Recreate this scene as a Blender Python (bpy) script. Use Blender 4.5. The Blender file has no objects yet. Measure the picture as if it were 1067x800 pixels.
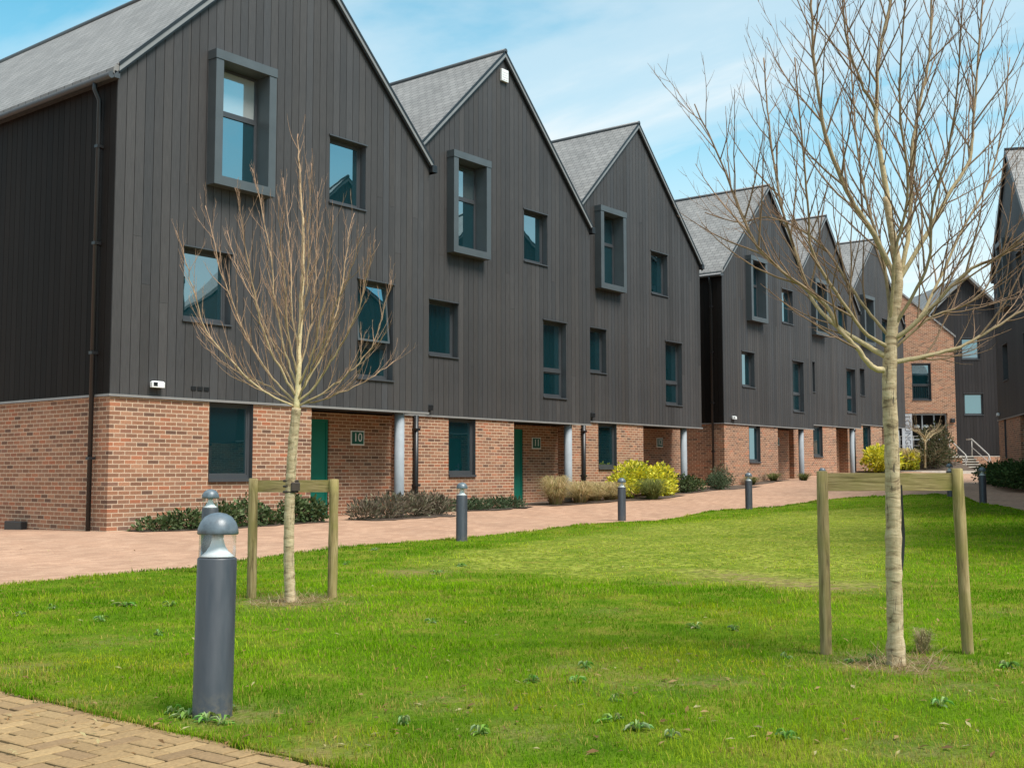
import bpy, math, random
import numpy as np
from mathutils import Vector, Matrix, Quaternion
from mathutils.geometry import delaunay_2d_cdt

random.seed(7)
RNG = np.random.default_rng(11)
SC = bpy.context.scene
COL = SC.collection
rad = math.radians

# ------------------------------------------------------------------ camera
CAM = np.array([-10.725, -17.169, 0.978])
YAW, PITCH, ROLL, FPX = 0.9007352, 0.0777299, -0.0015325, 1178.97
_f = np.array([math.sin(YAW)*math.cos(PITCH), math.cos(YAW)*math.cos(PITCH), math.sin(PITCH)])
_r = np.array([math.cos(YAW), -math.sin(YAW), 0.0])
_u = np.cross(_r, _f)
_c, _s = math.cos(ROLL), math.sin(ROLL)
_r, _u = _c*_r + _s*_u, -_s*_r + _c*_u


def ray(x, y):
    """direction through a pixel of the 1067x800 photograph, scaled to unit depth"""
    return _f + (x-533.5)/FPX*_r - (y-400)/FPX*_u


def at(x, y, d):
    return CAM + d*ray(x, y)


# ------------------------------------------------------------------ terrain
_CP = np.array([
    (0, 0, 0), (4.5, 0, .03), (8.7, 1, .09), (12.3, 1, .11), (16, 1.5, .18), (20, 1.9, .27), (23.5, 1.9, .38), (26.7, 2.6, .47),
    (31.2, 2.6, .65), (38, 3.5, .82), (45, 4.2, 1.02), (50, 4.2, 1.05), (0, 4, -.06), (0, 9, -.1), (-6, 2, -.1), (-12, 6, -.15),
    (-7.24, -12.55, -.22), (3.77, -4.6, -.2), (11.5, -2.8, -.17), (17, -3.2, -.05), (20.9, -8.15, .08), (22.5, -6.4, .22),
    (-2.45, -6.07, -.22), (-4.9, -9.9, -.24), (-5, -14.2, -.22), (-10.7, -17.2, -.22), (-14, -14, -.22), (-14, -8, -.22), (-8, -5, -.2),
    (0, -10, -.2), (6, -8, -.17), (12, -8, -.1), (15, -12, 0), (3, -15, -.18), (35, -4.6, .5), (28, -8, .3), (33, 0, .55),
    (40, 0, .75), (48, -1, .85), (55, 2, .9), (60, 5, .9), (-25, -25, -.25), (20, -25, 0), (-30, 5, -.25), (70, -15, .9), (20, 12, .3)])


def tz(x, y):
    x = np.asarray(x, float); y = np.asarray(y, float)
    d2 = (x[..., None]-_CP[:, 0])**2 + (y[..., None]-_CP[:, 1])**2
    w = 1.0/(d2+1.2)**1.6
    return (w*_CP[:, 2]).sum(-1)/w.sum(-1)


def gz(x, y):
    return float(tz(x, y))


def ground(x, y):
    """where the ray of a pixel meets the terrain"""
    d = ray(x, y); t = 3.0
    lo, hi = 1.0, 120.0
    for _ in range(60):
        m = (lo+hi)/2
        q = CAM+d*m
        if q[2] > gz(q[0], q[1]): lo = m
        else: hi = m
    return CAM+d*lo


# ------------------------------------------------------------------ materials
def new_mat(name):
    m = bpy.data.materials.new(name); m.use_nodes = True
    nt = m.node_tree
    return m, nt, nt.nodes['Principled BSDF']


def N(nt, t, **kw):
    n = nt.nodes.new(t)
    for k, v in kw.items():
        setattr(n, k, v)
    return n


def L(nt, a, b):
    nt.links.new(a, b)


def math_node(nt, op, a, b=None):
    n = N(nt, 'ShaderNodeMath', operation=op)
    for i, v in enumerate((a, b)):
        if v is None: continue
        if isinstance(v, (int, float)): n.inputs[i].default_value = v
        else: L(nt, v, n.inputs[i])
    return n.outputs[0]


def ramp(nt, fac, stops, interp='LINEAR'):
    n = N(nt, 'ShaderNodeValToRGB')
    n.color_ramp.interpolation = interp
    e = n.color_ramp.elements
    while len(e) < len(stops): e.new(0.5)
    for el, (p, c) in zip(e, stops):
        el.position = p; el.color = (*c, 1) if len(c) == 3 else c
    if fac is not None: L(nt, fac, n.inputs[0])
    return n.outputs[0]


def mixc(nt, fac, a, b, blend='MIX'):
    n = N(nt, 'ShaderNodeMix', data_type='RGBA', blend_type=blend)
    for i, v in ((0, fac), (6, a), (7, b)):
        if isinstance(v, (int, float)): n.inputs[i].default_value = v
        elif isinstance(v, tuple): n.inputs[i].default_value = (*v, 1)
        else: L(nt, v, n.inputs[i])
    return n.outputs[2]


def noise(nt, scale, detail=4, rough=.55, vec=None, dist=0):
    n = N(nt, 'ShaderNodeTexNoise')
    n.inputs['Scale'].default_value = scale; n.inputs['Detail'].default_value = detail
    n.inputs['Roughness'].default_value = rough; n.inputs['Distortion'].default_value = dist
    if vec is not None: L(nt, vec, n.inputs['Vector'])
    return n.outputs['Fac']


def bump(nt, h, strength, dist, bsdf):
    n = N(nt, 'ShaderNodeBump')
    n.inputs['Strength'].default_value = strength; n.inputs['Distance'].default_value = dist
    L(nt, h, n.inputs['Height']); L(nt, n.outputs[0], bsdf.inputs['Normal'])


def simple(name, c, rough=.5, var=.12, scale=6., metal=0., bmp=0., spec=None):
    m, nt, b = new_mat(name)
    tc = N(nt, 'ShaderNodeTexCoord')
    f = noise(nt, scale, 5, .6, tc.outputs['Object'])
    lo = tuple(max(0, x*(1-var)) for x in c); hi = tuple(min(1, x*(1+var)) for x in c)
    L(nt, ramp(nt, f, [(.3, lo), (.7, hi)]), b.inputs['Base Color'])
    b.inputs['Roughness'].default_value = rough; b.inputs['Metallic'].default_value = metal
    if spec is not None: b.inputs['Specular IOR Level'].default_value = spec
    if bmp: bump(nt, noise(nt, scale*6, 4, .6, tc.outputs['Object']), bmp, .01, b)
    return m


def course_material(name, bw, bh, mort, stops, mortar_col, stagger=.5, rough=.85, bmp=.6, dirt=None, mvar=.25):
    """bricks or slates in courses, laid out on the UV map (metres); each unit has its own colour"""
    m, nt, b = new_mat(name)
    uv = N(nt, 'ShaderNodeUVMap'); sp = N(nt, 'ShaderNodeSeparateXYZ'); L(nt, uv.outputs[0], sp.inputs[0])
    u, v = sp.outputs[0], sp.outputs[1]
    vr = math_node(nt, 'DIVIDE', v, bh); row = math_node(nt, 'FLOOR', vr); fv = math_node(nt, 'FRACT', vr)
    off = math_node(nt, 'MULTIPLY', math_node(nt, 'FLOORED_MODULO', row, 2.0), stagger)
    wn0 = N(nt, 'ShaderNodeTexWhiteNoise', noise_dimensions='1D'); L(nt, row, wn0.inputs['W'])
    off = math_node(nt, 'ADD', off, math_node(nt, 'MULTIPLY', wn0.outputs['Value'], .08))
    ur = math_node(nt, 'ADD', math_node(nt, 'DIVIDE', u, bw), off)
    ci = math_node(nt, 'FLOOR', ur); fu = math_node(nt, 'FRACT', ur)
    cmb = N(nt, 'ShaderNodeCombineXYZ'); L(nt, ci, cmb.inputs[0]); L(nt, row, cmb.inputs[1])
    wn = N(nt, 'ShaderNodeTexWhiteNoise', noise_dimensions='2D'); L(nt, cmb.outputs[0], wn.inputs['Vector'])
    col = ramp(nt, wn.outputs['Value'], stops, 'LINEAR')
    # soft large patches and fine grain
    c3 = N(nt, 'ShaderNodeCombineXYZ'); L(nt, u, c3.inputs[0]); L(nt, v, c3.inputs[1])
    g = noise(nt, 38, 5, .65, c3.outputs[0])
    col = mixc(nt, .55, col, ramp(nt, g, [(.25, (.45, .45, .45)), (.75, (1.45, 1.45, 1.45))]), 'MULTIPLY')
    big = noise(nt, .9, 4, .6, c3.outputs[0])
    col = mixc(nt, .45, col, ramp(nt, big, [(.3, (.72, .7, .68)), (.7, (1.25, 1.22, 1.2))]), 'MULTIPLY')
    # mortar mask with a wobble
    wob = math_node(nt, 'MULTIPLY', math_node(nt, 'SUBTRACT', g, .5), .06)
    du = math_node(nt, 'MULTIPLY', math_node(nt, 'MINIMUM', fu, math_node(nt, 'SUBTRACT', 1.0, fu)), bw)
    dv = math_node(nt, 'MULTIPLY', math_node(nt, 'MINIMUM', fv, math_node(nt, 'SUBTRACT', 1.0, fv)), bh)
    d = math_node(nt, 'ADD', math_node(nt, 'MINIMUM', du, dv), math_node(nt, 'MULTIPLY', wob, bh))
    mask = ramp(nt, math_node(nt, 'DIVIDE', d, mort), [(.35, (0, 0, 0)), (.65, (1, 1, 1))])
    mc = mixc(nt, mvar, mortar_col, ramp(nt, g, [(.3, (.3, .3, .3)), (.7, (1.6, 1.6, 1.6))]), 'MULTIPLY')
    L(nt, mixc(nt, mask, mc, col), b.inputs['Base Color'])
    b.inputs['Roughness'].default_value = rough
    h = math_node(nt, 'ADD', math_node(nt, 'MULTIPLY', mask, .8), math_node(nt, 'MULTIPLY', g, .35))
    h = math_node(nt, 'ADD', h, math_node(nt, 'MULTIPLY', wn.outputs['Value'], .25))
    bump(nt, h, bmp, .008, b)
    return m


M = {}
M['brick'] = course_material('brick', .225, .075, .0125,
    [(0, (.13, .066, .042)), (.15, (.22, .105, .06)), (.4, (.31, .14, .075)), (.6, (.26, .13, .078)), (.78, (.37, .19, .11)), (.9, (.36, .125, .06)), (1, (.19, .105, .072))],
    (.57, .42, .295), .5, .9, .4)
M['slate'] = course_material('slate', .27, .19, .017,
    [(0, (.195, .187, .18)), (.5, (.22, .212, .204)), (1, (.25, .24, .23))], (.06, .058, .056), .5, .7, .5, mvar=.1)
M['path'] = course_material('path_blocks', .2, .1, .003,
    [(0, (.33, .19, .12)), (.5, (.375, .22, .14)), (1, (.425, .26, .17))], (.25, .15, .095), .5, .9, .25)


def board_mat(name, c, spec=.3):
    m, nt, b = new_mat(name)
    b.inputs['Specular IOR Level'].default_value = spec
    tc = N(nt, 'ShaderNodeTexCoord'); mp = N(nt, 'ShaderNodeMapping'); L(nt, tc.outputs['Object'], mp.inputs[0])
    mp.inputs['Scale'].default_value = (22, 22, 1.2)
    g = noise(nt, 3., 6, .65, mp.outputs[0])
    at_ = N(nt, 'ShaderNodeAttribute', attribute_name='col')
    col = mixc(nt, 1.0, at_.outputs['Color'], ramp(nt, g, [(.25, tuple(x*.72 for x in c)), (.75, tuple(x*1.3 for x in c))]), 'MULTIPLY')
    big = noise(nt, .5, 3, .5, tc.outputs['Object'])
    col = mixc(nt, .5, col, ramp(nt, big, [(.3, (.8, .8, .8)), (.7, (1.25, 1.23, 1.2))]), 'MULTIPLY')
    L(nt, col, b.inputs['Base Color'])
    L(nt, ramp(nt, g, [(0, (.5, .5, .5)), (1, (.72, .72, .72))]), b.inputs['Roughness'])
    bump(nt, g, .25, .004, b)
    return m


M['board'] = board_mat('timber_cladding', (.051, .0475, .047))
M['side_board'] = board_mat('shade_tinted_cladding', (.014, .011, .0095), .08)  # browner cladding copy, with the side walls' shade in its dark colour
M['dark_board'] = board_mat('dark_stained_cladding', (.027, .0245, .025), .2)
M['gap'] = simple('board_gap', (.012, .012, .012), .9)
M['frame'] = simple('window_frame_metal', (.055, .058, .063), .4, .1, 3)
M['bayframe'] = simple('bay_surround_metal', (.070, .080, .085), .45, .12, 2)
M['verge'] = simple('verge_metal', (.20, .20, .198), .5, .1, 3)
M['black'] = simple('black_plastic', (.012, .012, .013), .4, .1, 3)
M['trim'] = simple('drip_trim', (.22, .21, .20), .4, .1, 3)
M['column'] = simple('galvanised_column', (.26, .28, .30), .7, .1, 5)
M['door'] = simple('green_door_paint', (.008, .17, .12), .35, .1, 2)
M['plate'] = simple('green_plate', (.01, .10, .075), .4, .05, 2)
M['white'] = simple('white_paint', (.75, .75, .73), .5, .05, 4)
M['grey_sign'] = simple('grey_banner', (.38, .39, .42), .6, .06, 3)
M['dark_text'] = simple('banner_lettering', (.10, .10, .12), .6, .05, 3)
def bollard_mat():
    m, nt, b = new_mat('bollard_paint')
    tc = N(nt, 'ShaderNodeTexCoord'); mp = N(nt, 'ShaderNodeMapping'); L(nt, tc.outputs['Object'], mp.inputs[0]); mp.inputs['Scale'].default_value = (14, 14, 2.2)
    f = noise(nt, 1.5, 6, .65, mp.outputs[0]); g = noise(nt, 30, 5, .7, tc.outputs['Object'])
    c = ramp(nt, f, [(.3, (.034, .038, .045)), (.7, (.052, .057, .066))])
    sp_ = N(nt, 'ShaderNodeSeparateXYZ'); L(nt, tc.outputs['Object'], sp_.inputs[0])
    mud = math_node(nt, 'MULTIPLY', ramp(nt, sp_.outputs[2], [(0, (1, 1, 1)), (.16, (0, 0, 0))]), ramp(nt, g, [(.42, (0, 0, 0)), (.62, (1, 1, 1))]))
    c = mixc(nt, math_node(nt, 'MULTIPLY', mud, .7), c, (.16, .13, .085))
    c = mixc(nt, ramp(nt, g, [(.70, (0, 0, 0)), (.74, (.5, .5, .5))]), c, (.13, .13, .125))
    L(nt, c, b.inputs['Base Color']); L(nt, ramp(nt, f, [(.3, (.36, .36, .36)), (.7, (.56, .56, .56))]), b.inputs['Roughness'])
    bump(nt, g, .05, .004, b)
    return m


M['bollard'] = bollard_mat()
M['dome'] = simple('bollard_dome_paint', (.10, .125, .145), .36, .3, 22, bmp=.08)
M['reflector'] = simple('reflector_white', (.72, .74, .76), .4, .05, 4)
M['pale_concrete'] = simple('pale_concrete', (.50, .46, .40), .85, .2, 5, bmp=.2)
M['rail'] = simple('handrail_steel', (.36, .33, .30), .45, .08, 5)
M['soil'] = simple('soil', (.075, .05, .034), .95, .35, 8, bmp=.5)
M['lamp_white'] = simple('lamp_shade_white', (.85, .85, .83), .5, .03, 3)


def glass_mat(name='coated_window_glass', inner=(.002, .024, .030)):
    m = bpy.data.materials.new(name); m.use_nodes = True
    nt = m.node_tree; nt.nodes.clear()
    out = N(nt, 'ShaderNodeOutputMaterial')
    gl = N(nt, 'ShaderNodeBsdfGlossy'); gl.inputs['Roughness'].default_value = .015; gl.inputs['Color'].default_value = (.72, .9, .96, 1)
    tc = N(nt, 'ShaderNodeTexCoord')
    nz = N(nt, 'ShaderNodeBump'); nz.inputs['Strength'].default_value = .06; nz.inputs['Distance'].default_value = .02
    L(nt, noise(nt, 1.3, 2, .5, tc.outputs['Object']), nz.inputs['Height']); L(nt, nz.outputs[0], gl.inputs['Normal'])
    df = N(nt, 'ShaderNodeBsdfDiffuse'); df.inputs['Color'].default_value = (*inner, 1)
    fr = N(nt, 'ShaderNodeFresnel'); fr.inputs['IOR'].default_value = 1.52
    fac = math_node(nt, 'ADD', math_node(nt, 'MULTIPLY', fr.outputs[0], .62), .33)
    mx = N(nt, 'ShaderNodeMixShader'); L(nt, fac, mx.inputs[0]); L(nt, df.outputs[0], mx.inputs[1]); L(nt, gl.outputs[0], mx.inputs[2])
    L(nt, mx.outputs[0], out.inputs[0])
    return m


M['glass'] = glass_mat()
M['glass_blind'] = glass_mat('glass_before_pale_blind', (.42, .43, .41))
M['glass_curtain'] = glass_mat('glass_before_grey_curtain', (.07, .085, .085))


def lens_mat():
    m = bpy.data.materials.new('clear_lens'); m.use_nodes = True
    nt = m.node_tree; nt.nodes.clear()
    out = N(nt, 'ShaderNodeOutputMaterial')
    tr = N(nt, 'ShaderNodeBsdfTransparent'); tr.inputs['Color'].default_value = (.975, .98, .97, 1)
    gl = N(nt, 'ShaderNodeBsdfGlossy'); gl.inputs['Roughness'].default_value = .08
    df = N(nt, 'ShaderNodeBsdfDiffuse'); df.inputs['Color'].default_value = (.7, .7, .66, 1)
    fr = N(nt, 'ShaderNodeFresnel'); fr.inputs['IOR'].default_value = 1.16
    a = N(nt, 'ShaderNodeMixShader'); a.inputs[0].default_value = .07; L(nt, tr.outputs[0], a.inputs[1]); L(nt, df.outputs[0], a.inputs[2])
    mx = N(nt, 'ShaderNodeMixShader'); L(nt, math_node(nt, 'MULTIPLY', fr.outputs[0], .4), mx.inputs[0]); L(nt, a.outputs[0], mx.inputs[1]); L(nt, gl.outputs[0], mx.inputs[2])
    L(nt, mx.outputs[0], out.inputs[0])
    return m


M['lens'] = lens_mat()


def col_mat(name, rough=.6, trans=0., bmp=0., nscale=30., spec=.3):
    """colour comes from the per-leaf / per-blade colour of the mesh"""
    m, nt, b = new_mat(name)
    a = N(nt, 'ShaderNodeAttribute', attribute_name='col')
    tc = N(nt, 'ShaderNodeTexCoord')
    g = noise(nt, nscale, 4, .6, tc.outputs['Object'])
    c = mixc(nt, .5, a.outputs['Color'], ramp(nt, g, [(.25, (.55, .55, .55)), (.75, (1.4, 1.4, 1.4))]), 'MULTIPLY')
    L(nt, c, b.inputs['Base Color'])
    b.inputs['Roughness'].default_value = rough; b.inputs['Specular IOR Level'].default_value = spec
    if bmp: bump(nt, g, bmp, .006, b)
    if trans:
        out = nt.nodes['Material Output']
        t = N(nt, 'ShaderNodeBsdfTranslucent'); L(nt, c, t.inputs[0])
        mx = N(nt, 'ShaderNodeMixShader'); mx.inputs[0].default_value = trans
        L(nt, b.outputs[0], mx.inputs[1]); L(nt, t.outputs[0], mx.inputs[2]); L(nt, mx.outputs[0], out.inputs[0])
    return m


M['leaf'] = col_mat('leaf', .6, .3, 0, 12, .12)
M['blade'] = col_mat('grass_blade', .8, .45, 0, 3, .0)
M['bark'] = col_mat('bark', .85, 0, .6, 45, .2)
M['block'] = col_mat('paving_block', .9, 0, .35, 60, .2)


def trunk_mat():
    m, nt, b = new_mat('trunk_bark')
    tc = N(nt, 'ShaderNodeTexCoord'); mp = N(nt, 'ShaderNodeMapping'); L(nt, tc.outputs['Object'], mp.inputs[0])
    mp.inputs['Scale'].default_value = (9, 9, 26)
    f = noise(nt, 1., 6, .65, mp.outputs[0], .6)
    mp2 = N(nt, 'ShaderNodeMapping'); L(nt, tc.outputs['Object'], mp2.inputs[0]); mp2.inputs['Scale'].default_value = (60, 60, 5)
    g = noise(nt, 1., 5, .65, mp2.outputs[0], .4)
    c = ramp(nt, f, [(.32, (.13, .085, .045)), (.43, (.39, .285, .16)), (.6, (.56, .435, .27)), (.78, (.40, .32, .14))])
    c = mixc(nt, ramp(nt, g, [(.585, (0, 0, 0)), (.66, (1, 1, 1))]), c, (.10, .075, .05))
    L(nt, c, b.inputs['Base Color']); b.inputs['Roughness'].default_value = .9
    bump(nt, math_node(nt, 'SUBTRACT', f, math_node(nt, 'MULTIPLY', g, .5)), .7, .012, b)
    return m


M['trunk'] = trunk_mat()


def stake_mat(name='stake_timber', bar=False):
    m, nt, b = new_mat(name)
    tc = N(nt, 'ShaderNodeTexCoord'); mp = N(nt, 'ShaderNodeMapping'); L(nt, tc.outputs['UV' if bar else 'Object'], mp.inputs[0])
    mp.inputs['Scale'].default_value = (2.4, 22, 1) if bar else (16, 16, 1.6)
    f = noise(nt, 1.6, 6, .62, mp.outputs[0], .8)
    g = noise(nt, 3., 4, .6, tc.outputs['Object'])
    c = ramp(nt, f, [(.32, (.09, .058, .025)), (.47, (.26, .185, .075)), (.68, (.42, .31, .15))])
    c = mixc(nt, ramp(nt, g, [(.45, (0, 0, 0)), (.68, (.6, .6, .6))]), c, (.19, .17, .03))
    L(nt, c, b.inputs['Base Color']); b.inputs['Roughness'].default_value = .88
    bump(nt, f, .5, .01, b)
    return m


M['stake'] = stake_mat()
M['stake_bar'] = stake_mat('crossbar_timber', True)
M['tie'] = simple('rubber_tie', (.045, .03, .022), .7, .2, 20)


# ------------------------------------------------------------------ mesh builder
class MB:
    def __init__(s):
        s.v = []; s.f = []; s.c = []; s.smooth = []; s.mi = []

    def poly(s, pts, c=None, smooth=False, mi=0):
        i = len(s.v); s.v.extend([tuple(map(float, p)) for p in pts])
        s.f.append(tuple(range(i, i+len(pts)))); s.c.append(c); s.smooth.append(smooth); s.mi.append(mi)

    def mesh(s, verts, faces, c=None, smooth=False, mi=0):
        i = len(s.v); s.v.extend([tuple(map(float, p)) for p in verts])
        for f in faces:
            s.f.append(tuple(k+i for k in f)); s.c.append(c); s.smooth.append(smooth); s.mi.append(mi)

    def box(s, x0, x1, y0, y1, z0, z1, c=None, mi=0):
        v = [(x0, y0, z0), (x1, y0, z0), (x1, y1, z0), (x0, y1, z0), (x0, y0, z1), (x1, y0, z1), (x1, y1, z1), (x0, y1, z1)]
        s.mesh(v, [(0, 3, 2, 1), (4, 5, 6, 7), (0, 1, 5, 4), (1, 2, 6, 5), (2, 3, 7, 6), (3, 0, 4, 7)], c, False, mi)

    def bevel_box(s, x0, x1, y0, y1, z0, z1, b, c=None):
        """box with chamfered vertical and top edges"""
        def ring(z, i):
            return [(x0+i+b, y0+i, z), (x1-i-b, y0+i, z), (x1-i, y0+i+b, z), (x1-i, y1-i-b, z), (x1-i-b, y1-i, z), (x0+i+b, y1-i, z), (x0+i, y1-i-b, z), (x0+i, y0+i+b, z)]
        v = ring(z0, 0)+ring(z1-b, 0)+ring(z1, b)
        f = [tuple(range(16, 24))]
        for k in range(2):
            for i in range(8):
                j = (i+1) % 8
                f.append((k*8+i, k*8+j, k*8+8+j, k*8+8+i))
        s.mesh(v, f, c)

    def prism(s, pts2, y0, y1, c=None):
        """polygon in XZ (counter-clockwise seen from -Y) extruded along Y"""
        n = len(pts2)
        v = [(x, y0, z) for x, z in pts2]+[(x, y1, z) for x, z in pts2]
        f = [tuple(range(n)), tuple(range(2*n-1, n-1, -1))]
        f += [((i+1) % n, i, n+i, n+(i+1) % n) for i in range(n)]
        s.mesh(v, f, c)

    def tube(s, pts, radii, n=6, c=None, cap=True, c2=None, smooth=True, jit=None):
        pts = [np.asarray(p, float) for p in pts]
        k = len(pts)
        base = len(s.v)
        t0 = pts[1]-pts[0]; t0 = t0/np.linalg.norm(t0)
        a = np.array([0, 0, 1.]) if abs(t0[2]) < .9 else np.array([1., 0, 0])
        nrm = np.cross(t0, a); nrm /= np.linalg.norm(nrm)
        for i, p in enumerate(pts):
            t = pts[min(i+1, k-1)]-pts[max(i-1, 0)]; t = t/(np.linalg.norm(t)+1e-12)
            nrm = nrm-t*(nrm@t); nrm /= (np.linalg.norm(nrm)+1e-12)
            bi = np.cross(t, nrm)
            for q in range(n):
                an = 2*math.pi*q/n
                r = radii[i]*(1 if jit is None else 1+jit*math.sin(i*2.1+q*1.7))
                s.v.append(tuple(p+r*(math.cos(an)*nrm+math.sin(an)*bi)))
        for i in range(k-1):
            cc = c if c2 is None else tuple(c[j]+(c2[j]-c[j])*i/(max(k-2, 1)) for j in range(3))
            for q in range(n):
                w = (q+1) % n
                s.f.append((base+i*n+q, base+i*n+w, base+(i+1)*n+w, base+(i+1)*n+q)); s.c.append(cc); s.smooth.append(smooth); s.mi.append(0)
        if cap:
            s.f.append(tuple(base+q for q in range(n))[::-1]); s.c.append(c); s.smooth.append(False); s.mi.append(0)
            s.f.append(tuple(base+(k-1)*n+q for q in range(n))); s.c.append(c2 or c); s.smooth.append(False); s.mi.append(0)

    def lathe(s, prof, n=24, x=0, y=0, c=None, smooth=True):
        base = len(s.v); k = len(prof)
        for r, z in prof:
            for q in range(n):
                an = 2*math.pi*q/n
                s.v.append((x+r*math.cos(an), y+r*math.sin(an), z))
        for i in range(k-1):
            for q in range(n):
                w = (q+1) % n
                s.f.append((base+i*n+q, base+i*n+w, base+(i+1)*n+w, base+(i+1)*n+q)); s.c.append(c); s.smooth.append(smooth); s.mi.append(0)
        s.f.append(tuple(base+(k-1)*n+q for q in range(n))); s.c.append(c); s.smooth.append(smooth); s.mi.append(0)
        s.f.append(tuple(base+q for q in range(n))[::-1]); s.c.append(c); s.smooth.append(smooth); s.mi.append(0)

    def wall(s, x0, x1, z0, top, holes, y=0., reveal=.0, extra=(), c=None):
        """wall facing -Y with rectangular holes (xa,xb,za,zb) and a top line top(x); reveals run back by `reveal`"""
        xs = sorted(set([x0, x1]+[v for h in holes for v in h[:2] if x0 < v < x1]+[v for v in extra if x0 < v < x1]))
        for a, b in zip(xs[:-1], xs[1:]):
            mid = (a+b)/2
            hs = sorted([h for h in holes if h[0] < mid < h[1]], key=lambda h: h[2])
            z = z0
            for h in hs:
                if h[2] > z+1e-6: s.poly([(a, y, z), (b, y, z), (b, y, h[2]), (a, y, h[2])], c)
                z = h[3]
            ta, tb = top(a), top(b)
            if max(ta, tb) > z+1e-6: s.poly([(a, y, z), (b, y, z), (b, y, tb), (a, y, ta)], c)
        if reveal:
            for xa, xb, za, zb in holes:
                r = y+reveal
                s.poly([(xa, y, za), (xa, y, zb), (xa, r, zb), (xa, r, za)], c)
                s.poly([(xb, y, zb), (xb, y, za), (xb, r, za), (xb, r, zb)], c)
                if za > z0+1e-6: s.poly([(xb, y, za), (xa, y, za), (xa, r, za), (xb, r, za)], c)
                s.poly([(xa, y, zb), (xb, y, zb), (xb, r, zb), (xa, r, zb)], c)

    def build(s, name, mat, parent=None, loc=None):
        me = bpy.data.meshes.new(name)
        me.from_pydata(s.v, [], s.f)
        mats = mat if isinstance(mat, (list, tuple)) else [mat]
        for m in mats: me.materials.append(m)
        if any(s.smooth): me.polygons.foreach_set('use_smooth', s.smooth)
        if any(s.mi): me.polygons.foreach_set('material_index', s.mi)
        if any(c is not None for c in s.c):
            a = me.color_attributes.new('col', 'FLOAT_COLOR', 'CORNER')
            arr = []
            for f, c in zip(s.f, s.c):
                c = c or (1, 1, 1)
                arr.extend([c[0], c[1], c[2], 1.0]*len(f))
            a.data.foreach_set('color', np.array(arr, dtype=np.float32))
        # metric UV by face direction
        uvl = me.uv_layers.new(name='UVMap')
        nl = len(me.loops); vi = np.zeros(nl, np.int32); me.loops.foreach_get('vertex_index', vi)
        co = np.array(s.v, float).reshape(-1, 3)[vi]
        cnt = np.array([len(f) for f in s.f]); fi = np.repeat(np.arange(len(s.f)), cnt)
        nr = np.zeros(len(s.f)*3, np.float32); me.polygons.foreach_get('normal', nr); nr = np.abs(nr.reshape(-1, 3))[fi]
        isz = nr[:, 2] > .93
        isx = (~isz) & (nr[:, 0] > nr[:, 1])
        uu = np.where(isx, co[:, 1], co[:, 0]); vv = co[:, 2]/np.maximum(np.sqrt(1-np.minimum(nr[:, 2], .93)**2), .3)
        vv = np.where(isz, co[:, 1], vv)
        uvl.data.foreach_set('uv', np.stack([uu, vv], 1).astype(np.float32).ravel())
        me.update()
        o = bpy.data.objects.new(name, me); COL.objects.link(o)
        if parent is not None: o.parent = parent
        if loc is not None: o.location = loc
        return o


def np_mesh(name, verts, faces, mat, cols=None, parent=None, smooth=False):
    """big meshes straight from numpy arrays; faces all of one size; cols per vertex"""
    me = bpy.data.meshes.new(name)
    nv, (nf, k) = len(verts), faces.shape
    me.vertices.add(nv); me.vertices.foreach_set('co', verts.astype(np.float32).ravel())
    me.loops.add(nf*k); me.loops.foreach_set('vertex_index', faces.astype(np.int32).ravel())
    me.polygons.add(nf); me.polygons.foreach_set('loop_start', np.arange(0, nf*k, k, dtype=np.int32))
    me.polygons.foreach_set('use_smooth', np.full(nf, smooth))
    me.materials.append(mat)
    if cols is not None:
        a = me.color_attributes.new('col', 'FLOAT_COLOR', 'POINT')
        a.data.foreach_set('color', np.concatenate([cols, np.ones((nv, 1))], 1).astype(np.float32).ravel())
    me.update(calc_edges=True); me.validate()
    o = bpy.data.objects.new(name, me); COL.objects.link(o)
    if parent is not None: o.parent = parent
    return o


def tag(o, label=None, cat=None, group=None, kind=None):
    if label: o['label'] = label
    if cat: o['category'] = cat
    if group: o['group'] = group
    if kind: o['kind'] = kind
    return o


def thing(name, label, cat, loc=(0, 0, 0), rot=0., group=None):
    o = bpy.data.objects.new(name, None); COL.objects.link(o)
    o.location = loc; o.rotation_euler = (0, 0, rot); o.empty_display_size = .2
    return tag(o, label, cat, group)


def copy_tree(o, parent=None):
    c = o.copy(); COL.objects.link(c); c.parent = parent
    for ch in list(o.children):
        copy_tree(ch, c)
    return c


def text_mesh(txt, size, mat, name, parent, loc, rot, extrude=.003):
    cu = bpy.data.curves.new(name, 'FONT'); cu.body = txt; cu.size = size; cu.extrude = extrude
    cu.align_x = 'CENTER'; cu.align_y = 'CENTER'
    to = bpy.data.objects.new(name+'_curve', cu); COL.objects.link(to)
    bpy.context.view_layer.update()
    me = bpy.data.meshes.new_from_object(to.evaluated_get(bpy.context.evaluated_depsgraph_get()))
    bpy.data.objects.remove(to); bpy.data.curves.remove(cu)
    me.materials.clear(); me.materials.append(mat); me.name = name
    o = bpy.data.objects.new(name, me); COL.objects.link(o)
    o.parent = parent; o.location = loc; o.rotation_euler = rot
    return o


# ------------------------------------------------------------------ terraced house
ZB, ZE, ZP = 2.30, 7.86, 11.76      # foot of the cladding, eaves, apex (from the house's own datum)
PITCHB = .185                        # cladding board spacing
DEPTH = 14.


def board_col():
    k = random.gauss(1, .095)
    w = random.gauss(0, .02)
    return (k*(1+w), k, k*(1-w))


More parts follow.
